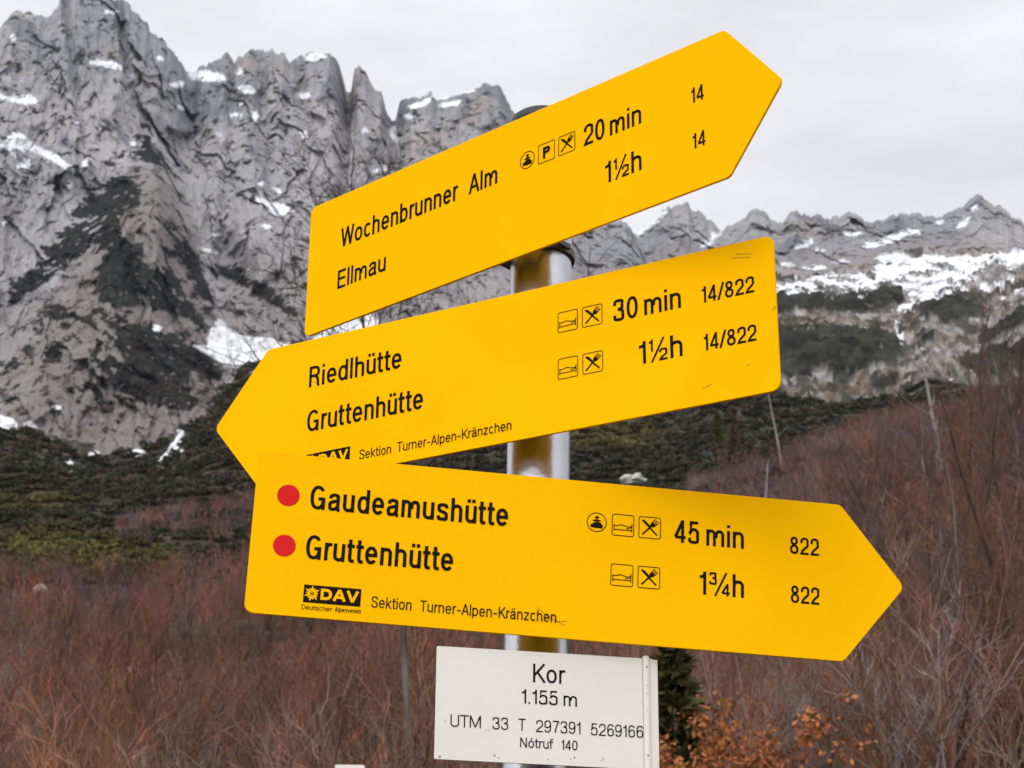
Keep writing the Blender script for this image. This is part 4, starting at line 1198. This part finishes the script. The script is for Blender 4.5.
# --- lower board
K = .965
b3, m3 = arrow_board((.039861, 1.827167, 2.087663), (.988695, .147516, -.026871), (.027936, -.005156, .999596), K, 1, 'lowest yellow arrow board pointing right with two red dots')
texts(b3, [('Gaudeamushütte', -228.4, 25.6, 185.2, 23.2)], .136)
texts(b3, [('Gruttenhütte', -228.5, -22.6, 135.9, 23.2)], .136)
red_dot(b3, -248.8, 36.8); red_dot(b3, -248.5, -11.9)
emblem(b3, -201.3, -55.3)
texts(b3, [('Deutscher', -228.1, -70.3, 27.4, 4.4), ('Alpenverein', -198.0, -70.0, 23.6, 4.4)], .12)
texts(b3, [('Sektion', -165.1, -63.2, 36.6, 10.6), ('Turner-Alpen-Kränzchen', -120.5, -63.3, 126.3, 10.6)], .105)
picto(b3, 'badge', 41.3, 37.5)
for y in (36.8, -12.3): picto(b3, 'bed', 66.6, y); picto(b3, 'fork', 92.4, y)
texts(b3, [('45', 116.5, 24.7, 23.6, 22.4), ('min', 147.3, 24.2, 36.5, 22.2)])
texts(b3, [('1¾h', 141.0, -24.1, 42.8, 22.4)])
texts(b3, [('822', 229.0, 23.6, 28.3, 17.2)], .125); texts(b3, [('822', 229.3, -24.7, 27.7, 17.0)], .125)
clamp(b3, m3, 0.0, .05)
scratches(b3, [[(-12, -50), (-2, -58), (2, -60)], [(4, -62), (16, -61)], [(2, -60), (14, -65)]])

# --- white plate below
K = .952
WW, WH = 210.6, 105.3
mw = board_matrix((.038119, 1.861886, 1.952361), (.982838, .184402, .005034), (-.004737, -.002047, .999987), K)
h, v = WW/2*S3*K, WH/2*S3*K
xb0, xb1 = .0902*K, .0966*K
bm = slab_bm(rounded([(-h, -v), (xb0, -v), (xb0, v), (-h, v)], .0012, 3), -.0022, 0, .0003)
pl = from_bm('name_plate', bm, WHITE); pl.matrix_world = mw
bpy.context.view_layer.update(); keep(pl, post)
pl['label'] = 'white plate with the place name, height and coordinates'
# folded edge strip: a round bead and the flat flange beside it
bm = bmesh.new()
prof = [(xb0+.0002, -.0022), (xb0+.0002, .0006)]+[((xb0+xb1)/2-math.cos(a)*(xb1-xb0)/2*.98, .0008+.0026*math.sin(a)) for a in np.linspace(.15, 2.95, 10)]+[(xb1, -.0008), (h-.0005, -.0012), (h, -.0018), (h, -.0032), (xb1, -.0032)]
ra = [bm.verts.new((x, -v-.0006, z)) for x, z in prof]; rb = [bm.verts.new((x, v+(.0016 if xb0 < x < xb1-.0003 else -.0006), z)) for x, z in prof]
bm.faces.new(ra[::-1]); bm.faces.new(rb)
for i in range(len(prof)):
    j = (i+1) % len(prof); bm.faces.new((ra[i], ra[j], rb[j], rb[i]))
bmesh.ops.recalc_face_normals(bm, faces=bm.faces)
from_bm('edge_strip', bm, WHITE, pl)
def dirt(parent, pts):
    R = np.random.default_rng(4); bm = bmesh.new()
    for i, (x, y, r) in enumerate(pts):
        a = np.linspace(0, 2*math.pi, 9)[:-1]; q = r*R.uniform(.6, 1.2, 8)
        poly(bm, np.c_[x+q*np.cos(a), y+q*np.sin(a)]*S3*K, .0004+i*1e-5)
    attach('dirt_specks', bm, RUST, parent)['kind'] = 'stuff'
dirt(pl, [(-100.4, -50.2, 1.1), (-50, -46.6, .8), (-46.5, -48.6, .6), (0, -47.6, .7), (24.5, -44.6, .8), (21, -46.4, .5), (52, -44.4, .7), (50, -46.2, .6), (-96, -17, .6), (-58.5, -23.4, .5), (-55.8, -23.4, .5)])
for i, y in enumerate((43.5, 26.0, 18.0, 2.0, -40.0)):
    bm = bmesh.new(); a = np.linspace(0, 2*math.pi, 13)[:-1]; poly(bm, (np.c_[np.cos(a), np.sin(a)]*(.9 if i in (0, 4) else .45)+[93.4, y])*S3*K, .00365)
    attach('rivet', bm, RUST, pl)
texts(pl, [('Kor', -14.6, 23.6, 30.3, 17.6)], .118)
texts(pl, [('1.155', -25.2, 3.0, 33.8, 13.4), ('m', 14.3, 2.8, 12.7, 13.4)], .118)
texts(pl, [('UTM', -91.3, -22.2, 28.2, 11.4), ('33', -52.1, -22.5, 14.4, 11.4), ('T', -28.0, -22.7, 6.6, 11.4), ('297391', -11.5, -22.9, 42.0, 11.4), ('5269166', 40.2, -23.3, 49.4, 11.4)], .10)
texts(pl, [('Nótruf', -26.3, -37.9, 30.6, 9.2), ('140', 12.3, -38.1, 15.1, 9.2)], .115)
clamp(pl, mw, 0.0, .045)

# --- the white top of a low marker post at the lower edge of the view
x, y, z = on_ground(359.5, 9.0)
az, te = pix_dir(350.5, 766.3)
top = CZ+9.0*float(te)
mpost = tag(empty('marker_post', (float(x), float(y), float(z))), 'white marker post, its flat top just showing at the bottom edge left of the plate', 'post')
hh = top-float(z)
w2 = 29/F*9.0/math.cos(math.radians(12))/2
bm = slab_bm(rounded([(-w2, -.03), (w2, -.03), (w2, .03), (-w2, .03)], .006, 4), -.2, hh, .003)
from_bm('shaft', bm, WHITE, mpost)

# ---------------------------------------------------------------- the thin mountain air
bm = bmesh.new(); bmesh.ops.create_cube(bm, size=1.0)
for v in bm.verts: v.co = Vector((v.co.x*6600, v.co.y*6600, v.co.z*1290+600))
hm = bpy.data.materials.new('air'); hm.use_nodes = True
hn, hl = hm.node_tree.nodes, hm.node_tree.links
hn.remove(hn['Principled BSDF'])
pv = hn.new('ShaderNodeVolumePrincipled'); pv.inputs['Color'].default_value = (.80, .86, .96, 1); pv.inputs['Density'].default_value = .000017
hl.new(pv.outputs[0], hn['Material Output'].inputs['Volume'])
hz = from_bm('haze', bm, hm); hz['kind'] = 'stuff'
